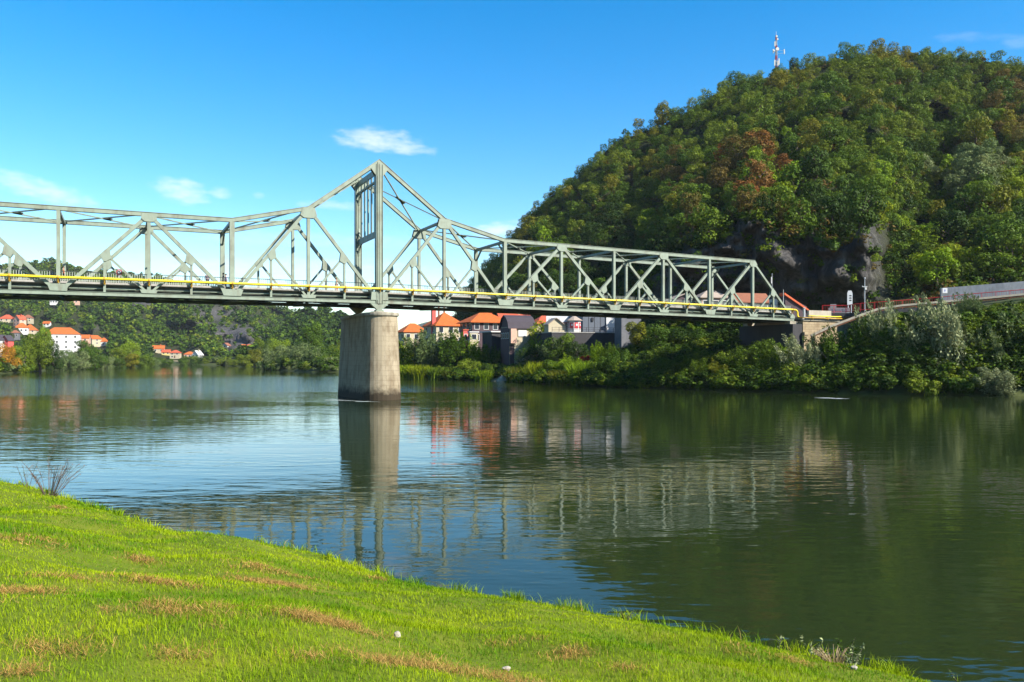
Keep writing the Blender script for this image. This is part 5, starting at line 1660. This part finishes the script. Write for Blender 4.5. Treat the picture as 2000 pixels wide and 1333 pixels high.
for (x, z0, z1) in ((-.8, .68, .78), (.95, .30, .43), (.45, .28, .38), (3.2, .52, .62), (-.9, .28, .4), (-1.5, .54, .62)):
    mb = MB(); mb.box(x - .2, x + .2, -.9, -.6, z0 * hm_, z1 * hm_); mb.build('panel_antenna', M['white'], ms)
mb = MB(); mb.tube([(.4, -.4, .60 * hm_), (3.3, -.7, .60 * hm_)], .06, 5); mb.tube([(.4, -.4, .54 * hm_), (3.3, -.7, .54 * hm_)], .06, 5); mb.tube([(-.4, -.4, .58 * hm_), (-1.6, -.7, .58 * hm_)], .06, 5); mb.build('side_arm', M['galv'], ms)
rz_ = random.Random(5)
x, y, z = [float(q) for q in hill_surf(1551, .985)]
plant('pine_tree', 'small ragged dark conifer on the skyline right of the antenna mast', 'tree', (x, y, z), 9.5, 5.5, 'dark', ROUND, 3)
x, y, z = [float(q) for q in hill_surf(1295, .975)]
plant('forest_tree', 'pale yellow olive tree standing proud on the left skyline of the hill', 'tree', (x, y, z), 14.5, 11.5, 'autumn', ROUND_BIG, 1)
# ------------------------------------------------------------------ trees and bushes along the banks
def bank(name, label, cat, px, ytop, ybase, Z, wpx, kind, lib, i=0, group=None, trunk=False, rz=None, tilt=0.0, wf=1.0):
    k = Z / FX; x = (px - 1000) * k
    zg = gz(x, Z); zb = min(zg, CH + (YH - ybase) * k); h = CH + (YH - ytop) * k - zb
    if lib is WILLOW or lib is WIND: h *= 1.05; wpx *= 1.12
    return plant(name, label, cat, (x, Z, zb - .1), h, wpx * k / wf, kind, lib, i, group, rz, trunk)


rg = random.Random(12)
# left bank, far row (px, top, base, Z, width, kind)
LB = [(14, 668, 737, 268, 46, 'orange', 'weeping orange yellow willow at the left edge of the far bank'), (45, 663, 733, 285, 52, 'olive', 'pale olive willow right of the orange one'),
      (78, 646, 729, 290, 62, 'olive', 'tallest round tree of the left bank row, in front of the town'), (104, 668, 727, 292, 34, 'dark', 'narrow dark tree right of the tallest bank tree'),
      (90, 632, 690, 480, 26, 'bright', 'bright green tree beside the cottage above the white block'), (62, 662, 700, 400, 40, 'olive', 'olive tree in front of the hillside roofs'),
      (130, 680, 724, 320, 46, 'grey', 'grey green willow below the white block'), (158, 684, 722, 335, 44, 'grey', 'grey green willow below the orange roofs'),
      (185, 683, 721, 345, 42, 'green', 'green willow in the middle of the left bank row'), (205, 690, 719, 360, 34, 'grey', 'low grey willow right of the middle of the bank row'),
      (168, 662, 700, 430, 40, 'green', 'dark rounded tree hiding the orange roofed houses'), (228, 676, 712, 420, 36, 'olive', 'olive tree behind the left bank willows'), (254, 663, 708, 440, 44, 'bright', 'large yellow green tree right of the town'),
      (228, 694, 718, 375, 34, 'dark', 'dark bush at the water below the yellow green tree'), (255, 688, 717, 390, 38, 'autumn', 'yellowing bush at the water left of the village'), (283, 690, 716, 410, 34, 'green', 'green bush by the water left of the village'),
      (300, 697, 715, 430, 26, 'grey', 'low grey bush under the orange village roof'), (325, 698, 714, 470, 30, 'green', 'green bush below the crimson roof'), (358, 700, 714, 490, 22, 'green', 'green bush right of the sandy bank'), (380, 704, 714, 500, 26, 'dark', 'dark low bush below the pink house'),
      (432, 704, 714, 500, 22, 'bright', 'light green bush beside the long pale roof'), (455, 700, 716, 455, 30, 'olive', 'olive bush at the bend of the river'), (478, 690, 717, 425, 38, 'olive', 'olive willow at the bend of the river'),
      (500, 680, 717, 430, 30, 'autumn', 'orange tinged tree on the point by the bend'), (512, 656, 712, 470, 36, 'olive', 'tall pale tree behind the point'), (545, 655, 708, 480, 40, 'bright', 'yellow green tree behind the point')]
for i, (px, yt, yb, Z, w_, kd, lab) in enumerate(LB):
    bank('riverside_tree', lab, 'tree', px, yt, yb, Z, w_, kd, ROUND_BIG, i, 'trees on the far left bank', True, wf=.82)
# point behind the pier
PB = [(533, 668, 722, 338, 56, 'grey', 'broad grey green willow at the left end of the clump behind the pier'), (572, 664, 724, 325, 60, 'grey', 'silvery willow in the middle of the clump left of the pier'),
      (612, 663, 726, 312, 60, 'grey', 'dense grey willow nearer the pier'), (648, 668, 727, 300, 50, 'green', 'green willow touching the left side of the pier'), (607, 626, 700, 345, 54, 'green', 'tall round dark green tree rising behind the willow clump'),
      (655, 662, 715, 330, 46, 'olive', 'olive tree just behind the pier on the left'), (556, 688, 725, 322, 40, 'dark', 'low dark bush at the water left of the pier'), (632, 692, 728, 296, 44, 'green', 'low green bush at the water close to the pier')]
for i, (px, yt, yb, Z, w_, kd, lab) in enumerate(PB):
    tall = 'tall round' in lab
    bank('round_tree' if tall else 'willow', lab, 'tree' if tall else 'willow', px, yt, yb, Z, w_, kd, ROUND_BIG if (tall or i % 3 == 1) else WILLOW_FAR, i, None if tall else 'willows behind the pier', tall, wf=.82 if tall or i % 3 == 1 else .95)
# right bank from the pier to the bridge end
RB = [(800, 655, 738, 206, 74, 'bright', WILLOW, 'yellow green willow bush just right of the pier'), (845, 638, 738, 204, 86, 'grey', WILLOW, 'big grey green willow below the chimney house'), (893, 642, 740, 200, 74, 'green', WILLOW, 'green willow below the brown boarded house'),
      (935, 656, 742, 196, 62, 'bright', WILLOW, 'bright yellow green willow below the outbuilding'), (962, 672, 743, 192, 46, 'green', WILLOW, 'green willow left of the cream house wall'), (912, 690, 741, 190, 60, 'olive', SHRUB, 'olive shrub at the water below the brown boarded house'),
      (955, 700, 743, 184, 52, 'dark', SHRUB, 'dark shrub at the water below the cream house'), (1058, 622, 718, 182, 70, 'bright', ROUND_BIG, 'bright yellow green tree right of the cream house'), (1042, 668, 735, 178, 60, 'dark', ROUND_BIG, 'dark lower tree below the yellow green one'),
      (1094, 656, 735, 172, 66, 'grey', WILLOW, 'grey green willow below the kiosk terrace'), (1078, 690, 742, 166, 64, 'green', SHRUB, 'green shrub right of the sandy patch'), (1118, 690, 745, 160, 66, 'bright', WILLOW, 'light green willow scrub below the dark wall'),
      (1098, 646, 722, 171, 62, 'green', ROUND_BIG, 'rounded green tree in front of the terrace wall below the hut'), (1128, 660, 720, 168, 46, 'dark', ROUND_BIG, 'dark tree against the terrace wall below the kiosk'), (1196, 668, 726, 160, 44, 'green', WILLOW, 'slim willow against the terrace wall below the white panel'),
      (1150, 688, 716, 163, 34, 'red', SHRUB, 'deep red shrub in front of the dark wall'), (1168, 664, 720, 161, 36, 'bright', WILLOW, 'young light green sapling against the dark wall'), (1180, 690, 748, 154, 66, 'green', WILLOW, 'green willow below the dark terrace wall'),
      (1248, 624, 690, 164, 56, 'autumn', ROUND_BIG, 'yellow brown creeper covered tree by the grey block'), (1225, 668, 735, 156, 56, 'green', SHRUB, 'green thicket below the grey block'), (1290, 630, 700, 158, 80, 'green', ROUND_BIG, 'green tree under the bridge right of the grey block'),
      (1345, 632, 705, 155, 76, 'dark', ROUND_BIG, 'dark green tree under the bridge before the abutment'), (1300, 670, 745, 147, 74, 'green', WILLOW, 'green willow in the shade under the bridge'), (1215, 700, 752, 149, 62, 'dark', SHRUB, 'dark shrub at the water left of the bridge shadow'),
      (1255, 705, 757, 144, 64, 'dark', SHRUB, 'dark shrub at the water in the bridge shadow'), (1308, 692, 760, 140, 70, 'green', WILLOW, 'leafy willow at the water in front of the bridge shadow'), (1358, 678, 762, 136, 72, 'green', WILLOW, 'green willow with pale tips at the water'),
      (1405, 700, 764, 132, 56, 'autumn', WILLOW, 'yellowing willow with orange leaves at the water'), (1400, 664, 740, 142, 70, 'dark', SHRUB, 'dark thicket in front of the abutment'), (1452, 668, 763, 134, 84, 'green', WILLOW, 'broad green willow left of the abutment'),
      (1506, 660, 764, 131, 80, 'green', WILLOW, 'green willow below the bridge end'), (1550, 664, 766, 129, 74, 'bright', WILLOW, 'light green willow below the abutment corner'), (1592, 650, 766, 127, 70, 'silver', WILLOW, 'silvery willow leaning against the abutment wall'),
      (1640, 628, 764, 126.5, 96, 'green', WILLOW, 'green willow below the sloping coping'), (1690, 618, 768, 124, 92, 'green', WILLOW, 'tall green willow under the bend of the sloping wall'), (1655, 690, 769, 121, 92, 'dark', SHRUB, 'dark bush at the water below the sloping wall'),
      (1740, 604, 768, 123, 96, 'green', WILLOW, 'green willow below the red railing'), (1765, 575, 768, 121, 80, 'silver', WILLOW, 'silver willow with one long spray above the railing'), (1800, 612, 770, 119, 100, 'grey', WILLOW, 'grey green willow between the two silver ones'),
      (1868, 566, 772, 117, 110, 'silver', WILLOW, 'tallest silver willow, crossing the red railing'), (1720, 700, 771, 118, 96, 'dark', SHRUB, 'dark bush at the water below the green willow'), (1800, 706, 773, 115.5, 92, 'olive', SHRUB, 'olive bush at the water below the grey willow'),
      (1925, 618, 773, 117, 96, 'green', WILLOW, 'green willow right of the tallest silver one'), (1960, 620, 774, 115, 84, 'grey', WILLOW, 'wind blown grey willow near the right edge'), (1875, 706, 774, 113.5, 90, 'green', SHRUB, 'green bush at the water below the tallest silver willow'),
      (1950, 712, 775, 112.5, 90, 'silver', WILLOW, 'low silver willow at the water near the right edge'), (1905, 566, 640, 121, 44, 'grey', WILLOW, 'grey young willow against the pale retaining wall'), (1990, 600, 700, 118, 70, 'dark', ROUND_BIG, 'dark tree at the right edge below the pale wall'),
      (2020, 640, 776, 113, 90, 'green', WILLOW, 'green willow cut by the right edge'), (2070, 590, 778, 114, 110, 'grey', WILLOW, 'willow beyond the right edge'), (1700, 600, 640, 131, 40, 'green', SHRUB, 'small green bush at the foot of the camera mast')]
cop = lerp([q[0] for q in SW], [q[1] for q in SW])
HEDGE = [(1628, 'green', 'dense bush filling the foot of the sloping coping'), (1668, 'dark', 'dark bush under the lower bend of the coping'), (1712, 'green', 'leafy bush under the upper bend of the coping'), (1752, 'olive', 'olive bush just below the start of the level coping'),
         (1795, 'green', 'bush touching the coping left of the tallest silver willow'), (1838, 'dark', 'dark bush behind the tallest silver willow'), (1885, 'green', 'green bush below the coping right of the tallest silver willow'), (1930, 'grey', 'greyish bush below the coping by the pale wall'),
         (1972, 'green', 'green bush below the coping close to the right edge'), (2015, 'dark', 'dark bush below the coping at the right edge'), (2060, 'green', 'bush below the coping beyond the edge')]
RB += [(a, float(cop(a)) + 15, 760, 124.2 - max(0, a - 1900) * .02, 74, k_, SHRUB if i_ % 3 else ROUND_BIG, l_) for i_, (a, k_, l_) in enumerate(HEDGE)]
for i, (px, yt, yb, Z, w_, kd, lib, lab) in enumerate(RB):
    if lib is WILLOW and kd in ('silver', 'grey') and px > 1500: lib = WIND
    nm, cat, wf, wf2 = ('willow', 'willow', .95, 1.0) if (lib is WILLOW or lib is WIND) else (('shrub', 'shrub', 1.25, 1) if lib is SHRUB else ('riverside_tree', 'tree', .8, 1))
    bank(nm, lab, cat, px, yt, yb, Z, w_, kd, lib, i, 'growth on the right bank', lib is ROUND_BIG, rz=PI + rg.uniform(-.5, .5) if kd in ('silver', 'grey') else None, wf=wf)
# reeds and grasses at the water line
RE = [(790, 712, 740, 197, 40, 'bright', 'bright green reeds at the waterline beside the pier'), (822, 712, 741, 195, 44, 'bright', 'bright green reeds, second clump from the pier'), (856, 716, 742, 193, 40, 'green', 'green reeds, third clump from the pier'),
      (880, 724, 743, 190, 26, 'autumn', 'yellowed reeds at the end of the reed bed'), (945, 722, 744.5, 181, 34, 'bright', 'pale grass tuft left of the sandy patch'), (1012, 716, 747, 174, 44, 'autumn', 'dry yellow grass right of the sandy patch'),
      (1050, 706, 750, 167, 52, 'bright', 'tall light green grass below the dark tree'), (1140, 706, 754, 154, 52, 'bright', 'light green grass below the red shrub'), (1100, 722, 753, 157, 44, 'autumn', 'yellowish grass at the water below the willow scrub')]
for i, (px, yt, yb, Z, w_, kd, lab) in enumerate(RE):
    bank('reed_clump', lab, 'reeds', px, yt, yb, Z, w_, kd, REED, i, 'reeds along the right bank', wf=1.2)
# scrub that fills the bank between the bushes, one mass
SC = []
for _ in range(3400):
    px = rr.uniform(770, 2300); Z0 = wd(float(np.interp(px, [q[0] for q in SHORE[::-1]], [q[1] for q in SHORE[::-1]])))
    Z = Z0 + (rr.uniform(.2, 2.5) if _ % 4 == 0 else rr.uniform(.3, 30 if 1080 < px < 1560 else 13)); x = (px - 1000) / FX * Z; z = gz(x, Z)
    if abs(px - 985) < 26 and Z < Z0 + 4: continue
    q = (x - P0.x) * EX + (Z - P0.y) * EY; n_ = -(x - P0.x) * EY + (Z - P0.y) * EX
    if AX - 1.5 < q < AX + 19.5 and -1.5 < n_ < BW + 2: continue
    h = rr.uniform(1.0, 3.2)
    if px > 1540 and (Z > 126 or z + h > W(px, float(np.interp(px, [q[0] for q in SW], [q[1] for q in SW])), 127).z - .7): continue
    SC.append(((x, Z, z - .2), h, h * 1.4, rr.choice(['green', 'green', 'dark', 'olive']), rr.randint(4), rr.uniform(0, 6.28)))
for _ in range(700):      # left and middle far bank
    px = rr.uniform(-300, 665); Z0 = wd(float(np.interp(px, [q[0] for q in SHORE[::-1]], [q[1] for q in SHORE[::-1]])))
    if 318 < px < 358: continue
    Z = Z0 + rr.uniform(1, 40); x = (px - 1000) / FX * Z; z = gz(x, Z); h = rr.uniform(2, 5.5)
    SC.append(((x, Z, z - .2), h, h * 1.4, rr.choice(['green', 'dark', 'olive', 'grey']), rr.randint(4), rr.uniform(0, 6.28)))
merged('scrub', SC, [shrub_crown(350 + i, 420, .11, 9) for i in range(4)], 'low green scrub filling the far banks between the bushes', 'scrub', 1.0, 8)
# sandy landing at the water
def patch(name, px, py, Z, wx, wy, mat):
    x0 = (px - 1000) / FX * Z; n_ = 26; vs = []; fs = []
    for j in range(9):
        for i in range(n_):
            a = 2 * PI * i / n_; q = (j / 8) * (1 + .18 * math.sin(3 * a + 1) + .1 * math.sin(7 * a)); x = x0 + math.cos(a) * wx * q; y = Z + math.sin(a) * wy * q
            vs.append((x, y, gz(x, y) + .18 * (1 - (j / 8) ** 3)))
    for j in range(8):
        for i in range(n_):
            a = j * n_ + i; b_ = j * n_ + (i + 1) % n_; fs.append((a, b_, b_ + n_, a + n_))
    mb = MB(); mb.add(vs, fs); return mb.build(name, mat, None, True)
M['sand'] = mat_ground('pale_river_sand', [(.3, (.20, .15, .08)), (.7, (.36, .29, .18))], 1.4, .05)
tag(patch('sand_bank', 986, 738, 179.5, 4.2, 3.2, M['sand']), kind='structure')
tag(patch('sand_bank', 340, 709, 548, 10, 16, M['sand']), kind='structure')
x = (982 - 1000) / FX * 176.5
st = thing('boulder', 'pale rounded boulder on the sandy patch at the far waterline', 'boulder', (x, 176.6, gz(x, 176.6)))
def rock(seed, sx, sy, sz):
    import bmesh
    bm = bmesh.new(); bmesh.ops.create_icosphere(bm, subdivisions=3, radius=1.0); r_ = random.Random(seed); ph = [r_.uniform(0, 6) for _ in range(6)]
    for v in bm.verts:
        c = v.co; q = 1 + .16 * math.sin(2.3 * c.x + ph[0]) + .14 * math.sin(3.1 * c.y + ph[1]) + .10 * math.sin(4.7 * c.z + ph[2]) + .05 * math.sin(9 * c.x + 7 * c.y + ph[3])
        v.co = Vector((c.x * sx * q, c.y * sy * q, c.z * sz * q))
    me = bpy.data.meshes.new('stone'); bm.to_mesh(me); bm.free(); return me
link('rock', rock(3, 1.3, .9, .9), M['pale_concrete'], st)

# ------------------------------------------------------------------ people on the bridge
def skin_obj(name, verts, edges, radii, mat, parent, levels=1, root=0):
    me = bpy.data.meshes.new(name); me.from_pydata(verts, edges, []); me.materials.append(mat)
    o = bpy.data.objects.new(name, me); COL.objects.link(o); o.parent = parent
    md = o.modifiers.new('skin', 'SKIN')
    for i, r_ in enumerate(radii):
        sv = me.skin_vertices[0].data[i]; sv.radius = (r_, r_) if not isinstance(r_, tuple) else r_; sv.use_root = (i == root)
    sb = o.modifiers.new('sub', 'SUBSURF'); sb.levels = levels; sb.render_levels = levels
    return o


M['skin'] = mat_plain('skin', (.45, .26, .18), .55, .05)
def person(label, base, rz, top_c, leg_c, hair_c, stride=.16, s=1.0):
    t = thing('person', label, 'person', base, rz, 'people on the bridge'); t.scale = (s, s, s)
    mk = lambda c: mat_plain('cloth', c, .85, .12, 6)
    V = [(0, 0, .95), (0, 0, 1.12), (0, 0, 1.34), (0, 0, 1.47), (0, -.01, 1.56), (0, -.015, 1.66), (0, -.01, 1.74)]; Rr = [(.15, .10), (.14, .095), (.16, .10), .055, .07, .092, .06]
    E = [(0, 1), (1, 2), (2, 3), (3, 4), (4, 5), (5, 6)]
    def chain(st, pts, rad):
        p = st
        for q, r_ in zip(pts, rad): V.append(q); Rr.append(r_); E.append((p, len(V) - 1)); p = len(V) - 1
        return p
    ends = []
    for sg in (-1, 1):
        f = stride * sg
        chain(0, [(sg * .09, 0, .90), (sg * .10, -f * .55 - .02, .50), (sg * .10, -f * .9, .09), (sg * .10, -f - .13, .035)], [.085, .06, .04, .035])
        h = chain(2, [(sg * .19, 0, 1.38), (sg * .23, f * .3 + .01, 1.10), (sg * .22, f * .75 - .04, .86), (sg * .215, f * .9 - .05, .79)], [.055, .043, .03, .028])
        hx_, hy_, hz_ = V[h]
        for k in range(4):
            oy = (k - 1.5) * .022; chain(h, [(hx_, hy_ + oy, hz_ - .05), (hx_ - sg * .01, hy_ + oy - .005, hz_ - .085 + abs(k - 1.3) * .008)], [.009, .007])
        chain(h, [(hx_ - sg * .02, hy_ - .045, hz_ - .03)], [.009])
    skin_obj('body', V, E, Rr, M['skin'], t)
    tv = [(0, 0, .93), (0, 0, 1.12), (0, 0, 1.33), (0, 0, 1.44)]; te = [(0, 1), (1, 2), (2, 3)]; tr_ = [(.17, .125), (.165, .12), (.185, .125), .08]
    for sg in (-1, 1):
        f = stride * sg; n0 = len(tv)
        tv += [(sg * .195, 0, 1.375), (sg * .235, f * .3 + .01, 1.10), (sg * .225, f * .72 - .035, .885)]; te += [(2, n0), (n0, n0 + 1), (n0 + 1, n0 + 2)]; tr_ += [.07, .058, .045]
    skin_obj('jacket', tv, te, tr_, mk(top_c), t)
    lv_ = [(0, 0, .97)]; le = []; lr = [(.165, .115)]
    for sg in (-1, 1):
        f = stride * sg; n0 = len(lv_); lv_ += [(sg * .095, 0, .88), (sg * .10, -f * .55 - .02, .50), (sg * .10, -f * .88, .11)]; le += [(0, n0), (n0, n0 + 1), (n0 + 1, n0 + 2)]; lr += [.102, .078, .06]
    skin_obj('trousers', lv_, le, lr, mk(leg_c), t)
    import bmesh
    bm = bmesh.new(); bmesh.ops.create_uvsphere(bm, u_segments=14, v_segments=10, radius=.112)
    bmesh.ops.delete(bm, geom=[v for v in bm.verts if v.co.z < -.03 and v.co.y < .02], context='VERTS')
    for v in bm.verts: v.co.z *= 1.08
    me = bpy.data.meshes.new('hair'); bm.to_mesh(me); bm.free(); h_ = link('hair', me, mk(hair_c), t); h_.location = (0, .012, 1.69)
    bm = bmesh.new(); bmesh.ops.create_icosphere(bm, subdivisions=2, radius=.016); me = bpy.data.meshes.new('eye'); bm.to_mesh(me); bm.free(); me.materials.append(M['black'])
    for sg in (-1, 1): e = link('eye', me, None, t); e.location = (sg * .035, -.098, 1.665)
    mb = MB(); mb.add([(-.012, -.1, 1.625), (.012, -.1, 1.625), (0, -.125, 1.622), (0, -.1, 1.66)], [(0, 2, 3), (1, 3, 2), (0, 1, 2)]); mb.build('nose', M['skin'], t)
    return t


def on_bridge(px, yl): x = bx_at(px, yl); return bw(x, yl, cz(x) + 1.27)
person('person in an orange jacket and black trousers walking on the bridge at the left', on_bridge(124, 1.6), BANG + 1.6, (.42, .12, .04), (.012, .012, .014), (.03, .02, .012))
person('person in dark purple clothes walking beside the tall bridge post', on_bridge(436, 1.5), BANG - 1.5, (.035, .025, .075), (.015, .015, .025), (.02, .015, .012))
person('person in pale lilac behind the dark clad walker on the bridge', on_bridge(441, 2.5), BANG - 1.4, (.45, .36, .5), (.02, .02, .03), (.05, .035, .03), .14)
person('person in grey leaning at the railing left of the dark clad walker', on_bridge(405, 1.3), BANG + .2, (.16, .15, .19), (.05, .05, .08), (.03, .02, .02), .03)
person('person in red trousers and a pale top crossing the bridge left of the portal', on_bridge(657, 1.7), BANG + 1.5, (.62, .42, .28), (.48, .07, .05), (.22, .12, .05))

# ------------------------------------------------------------------ small things on the near bank
def stems(name, label, cat, px, py, n, h, spread, col, leaves, seed, thick=.004, leafsize=.05, group=None, dead=False, stemcol=None, lift=0.0):
    p = bank_pt(px, py); p.z = bank_z(np.array([p.x]), np.array([p.y]))[0][0]
    t = thing(name, label, cat, p, 0, group); r = np.random.RandomState(seed); mb = MB(); C = []; D = []
    for i in range(n):
        a = r.uniform(0, 2 * PI); q = spread * math.sqrt(r.rand()); H_ = h * r.uniform(.5, 1.05); l = r.uniform(.1, .55) * H_
        p0 = Vector((math.cos(a) * q * .3, math.sin(a) * q * .3, -.05)); p2 = Vector((math.cos(a) * (q + l), math.sin(a) * (q + l), H_)); p1 = (p0 + p2) / 2 + Vector((0, 0, H_ * .12))
        mb.tube([p0, p1, p2], [thick, thick * .8, thick * .4], 4)
        for k in range(leaves):
            f = r.uniform(.3, 1.02); pt_ = p0.lerp(p1, f * 2) if f < .5 else p1.lerp(p2, f * 2 - 1)
            o = Vector(r.normal(size=3)); o.normalize(); C.append(pt_ + o * leafsize * .5); D.append((o.x, o.y, o.z))
        if dead:
            for k in range(4):
                f = r.uniform(.4, .95); pt_ = p0.lerp(p1, f * 2) if f < .5 else p1.lerp(p2, f * 2 - 1)
                mb.tube([pt_, pt_ + Vector((r.uniform(-.3, .3) * H_, r.uniform(-.3, .3) * H_, r.uniform(.05, .3) * H_))], [thick * .5, thick * .25], 3)
    mb.build('stalk', M['bark'] if stemcol is None else stemcol, t)
    if C:
        C = np.array(C); D = np.array(D); V = leaf_cards(C, r.normal(size=C.shape) + [0, 0, .6], r, leafsize, 2.6, D)
        link('leaves', cards_mesh('leaves', V, np.repeat(r.rand(len(C)), 4)), LM[col], t)
    return t


M['straw'] = mat_plain('dry_stalks', (.42, .30, .16), .8, .25, 8)
stems('dead_shrub', 'bare brown twiggy shrub at the left end of the grass edge', 'shrub', 96, 968, 30, 1.15, .75, 'rust', 5, 1, .009, .05, None, True)
stems('weed', 'thin bare stalk left of the twiggy shrub', 'weed', 54, 954, 5, .95, .25, 'olive', 6, 2, .008, .05, 'weeds along the grass edge', True)
stems('weed', 'leafy weed with a few pale dry stalks at the grass edge, mid photo', 'weed', 800, 1134, 9, .42, .3, 'green', 26, 3, .006, .05, 'weeds along the grass edge')
stems('weed', 'cluster of pale dry stalks beside the mid photo weed', 'weed', 785, 1129, 6, .5, .12, 'autumn', 0, 4, .008, .05, 'weeds along the grass edge', stemcol=M['straw'])
stems('weed', 'sparse grey weed at the grass edge below the bridge reflection', 'weed', 228, 1000, 6, .45, .3, 'grey', 12, 5, .006, .05, 'weeds along the grass edge')
stems('weed', 'yellowed grass tuft overhanging the water edge on the left', 'weed', 350, 1040, 26, .38, .4, 'autumn', 3, 6, .005, .05, 'weeds along the grass edge', stemcol=M['straw'])
stems('weed', 'little sprig with fan of leaves at the grass edge left of the dead clump', 'weed', 1518, 1272, 1, .26, .02, 'silver', 16, 7, .006, .065, 'weeds along the grass edge')
stems('weed', 'upright green weed left of the dead brown clump', 'weed', 1583, 1286, 3, .32, .08, 'silver', 16, 8, .005, .055, 'weeds along the grass edge')
stems('dead_clump', 'clump of dead pinkish brown stalks at the right end of the grass edge', 'clump', 1630, 1296, 60, .20, .26, 'brown', 2, 9, .006, .04, None, stemcol=M['straw'])
stems('weed', 'tall leafy weed in the middle of the dead brown clump', 'weed', 1648, 1300, 4, .38, .1, 'green', 22, 10, .005, .05, 'weeds along the grass edge')
stems('weed', 'arching silver leaved weed right of the dead brown clump', 'weed', 1664, 1306, 5, .34, .15, 'silver', 20, 11, .005, .05, 'weeds along the grass edge')
stems('weed', 'weed tip poking up at the bottom right edge', 'weed', 1905, 1392, 4, .42, .08, 'grey', 16, 12, .005, .05, 'weeds along the grass edge')
stems('weed', 'thin seed stalks at the grass edge left of the mid photo weed', 'weed', 672, 1094, 6, .36, .3, 'autumn', 2, 13, .004, .04, 'weeds along the grass edge', stemcol=M['straw'])
stems('weed', 'broad bladed tuft standing above the grass edge right of middle', 'weed', 1222, 1212, 7, .16, .06, 'bright', 3, 14, .006, .05, 'weeds along the grass edge')
for (px, py, s_, lab, sd) in ((775, 1245, .036, 'upper pale pinkish stone lying in the grass', 21), (988, 1311, .028, 'lower pale grey stone near the bottom edge of the lawn', 22), (1668, 1309, .035, 'whitish stone under the arching silver leaved weed', 23)):
    p = bank_pt(px, py); t = thing('stone', lab, 'stone', p); o = link('rock', rock(sd, s_ * 1.2, s_, s_ * .8), M['pale_concrete'], t); o.location = (0, 0, s_ * .75)

# foam where the current breaks: below the pier and by the right bank
M['foam'] = mat_plain('foam', (.62, .66, .64), .6, .2, 4)
def foam(pxa, pya, pxb, pyb, n, seed, wd_=.16):
    r = random.Random(seed); mb = MB(); a = W(pxa, pya, wd(pya)); c = W(pxb, pyb, wd(pyb))
    for k in range(n):
        p = a.lerp(c, r.random()) + Vector((r.gauss(0, .3), r.gauss(0, .45), 0)); l = r.uniform(.25, 1.3); w_ = wd_ * r.uniform(.4, 1.2); an = r.gauss(0, .12); m_ = 9
        ring = [(p.x + math.cos(an) * math.cos(t) * l - math.sin(an) * math.sin(t) * w_ * (1 + .4 * math.sin(5 * t + k)), p.y + math.sin(an) * math.cos(t) * l + math.cos(an) * math.sin(t) * w_ * (1 + .4 * math.sin(5 * t + k))) for t in [2 * PI * q / m_ for q in range(m_)]]
        z = .012 + .0015 * k
        mb.add([(x, y, z) for x, y in ring], [tuple(range(m_))])
    return tag(mb.build('foam', M['foam']), kind='stuff')
foam(652, 781.5, 722, 785.5, 14, 1); foam(1600, 777, 1640, 779, 9, 2, .22)
# ------------------------------------------------------------------ air
mb = MB(); mb.box(-5200, 6200, -120, 6400, -12.0, 420)
hz = mb.build('haze', None); tag(hz, kind='stuff')
m, nt, out = new_mat('thin_haze')
pv = nd(nt, "ShaderNodeVolumePrincipled"); pv.inputs['Color'].default_value = (.80, .88, 1.0, 1); pv.inputs['Density'].default_value = .00004; pv.inputs['Anisotropy'].default_value = .0
nt.links.new(pv.outputs[0], out.inputs['Volume']); hz.data.materials.append(m);
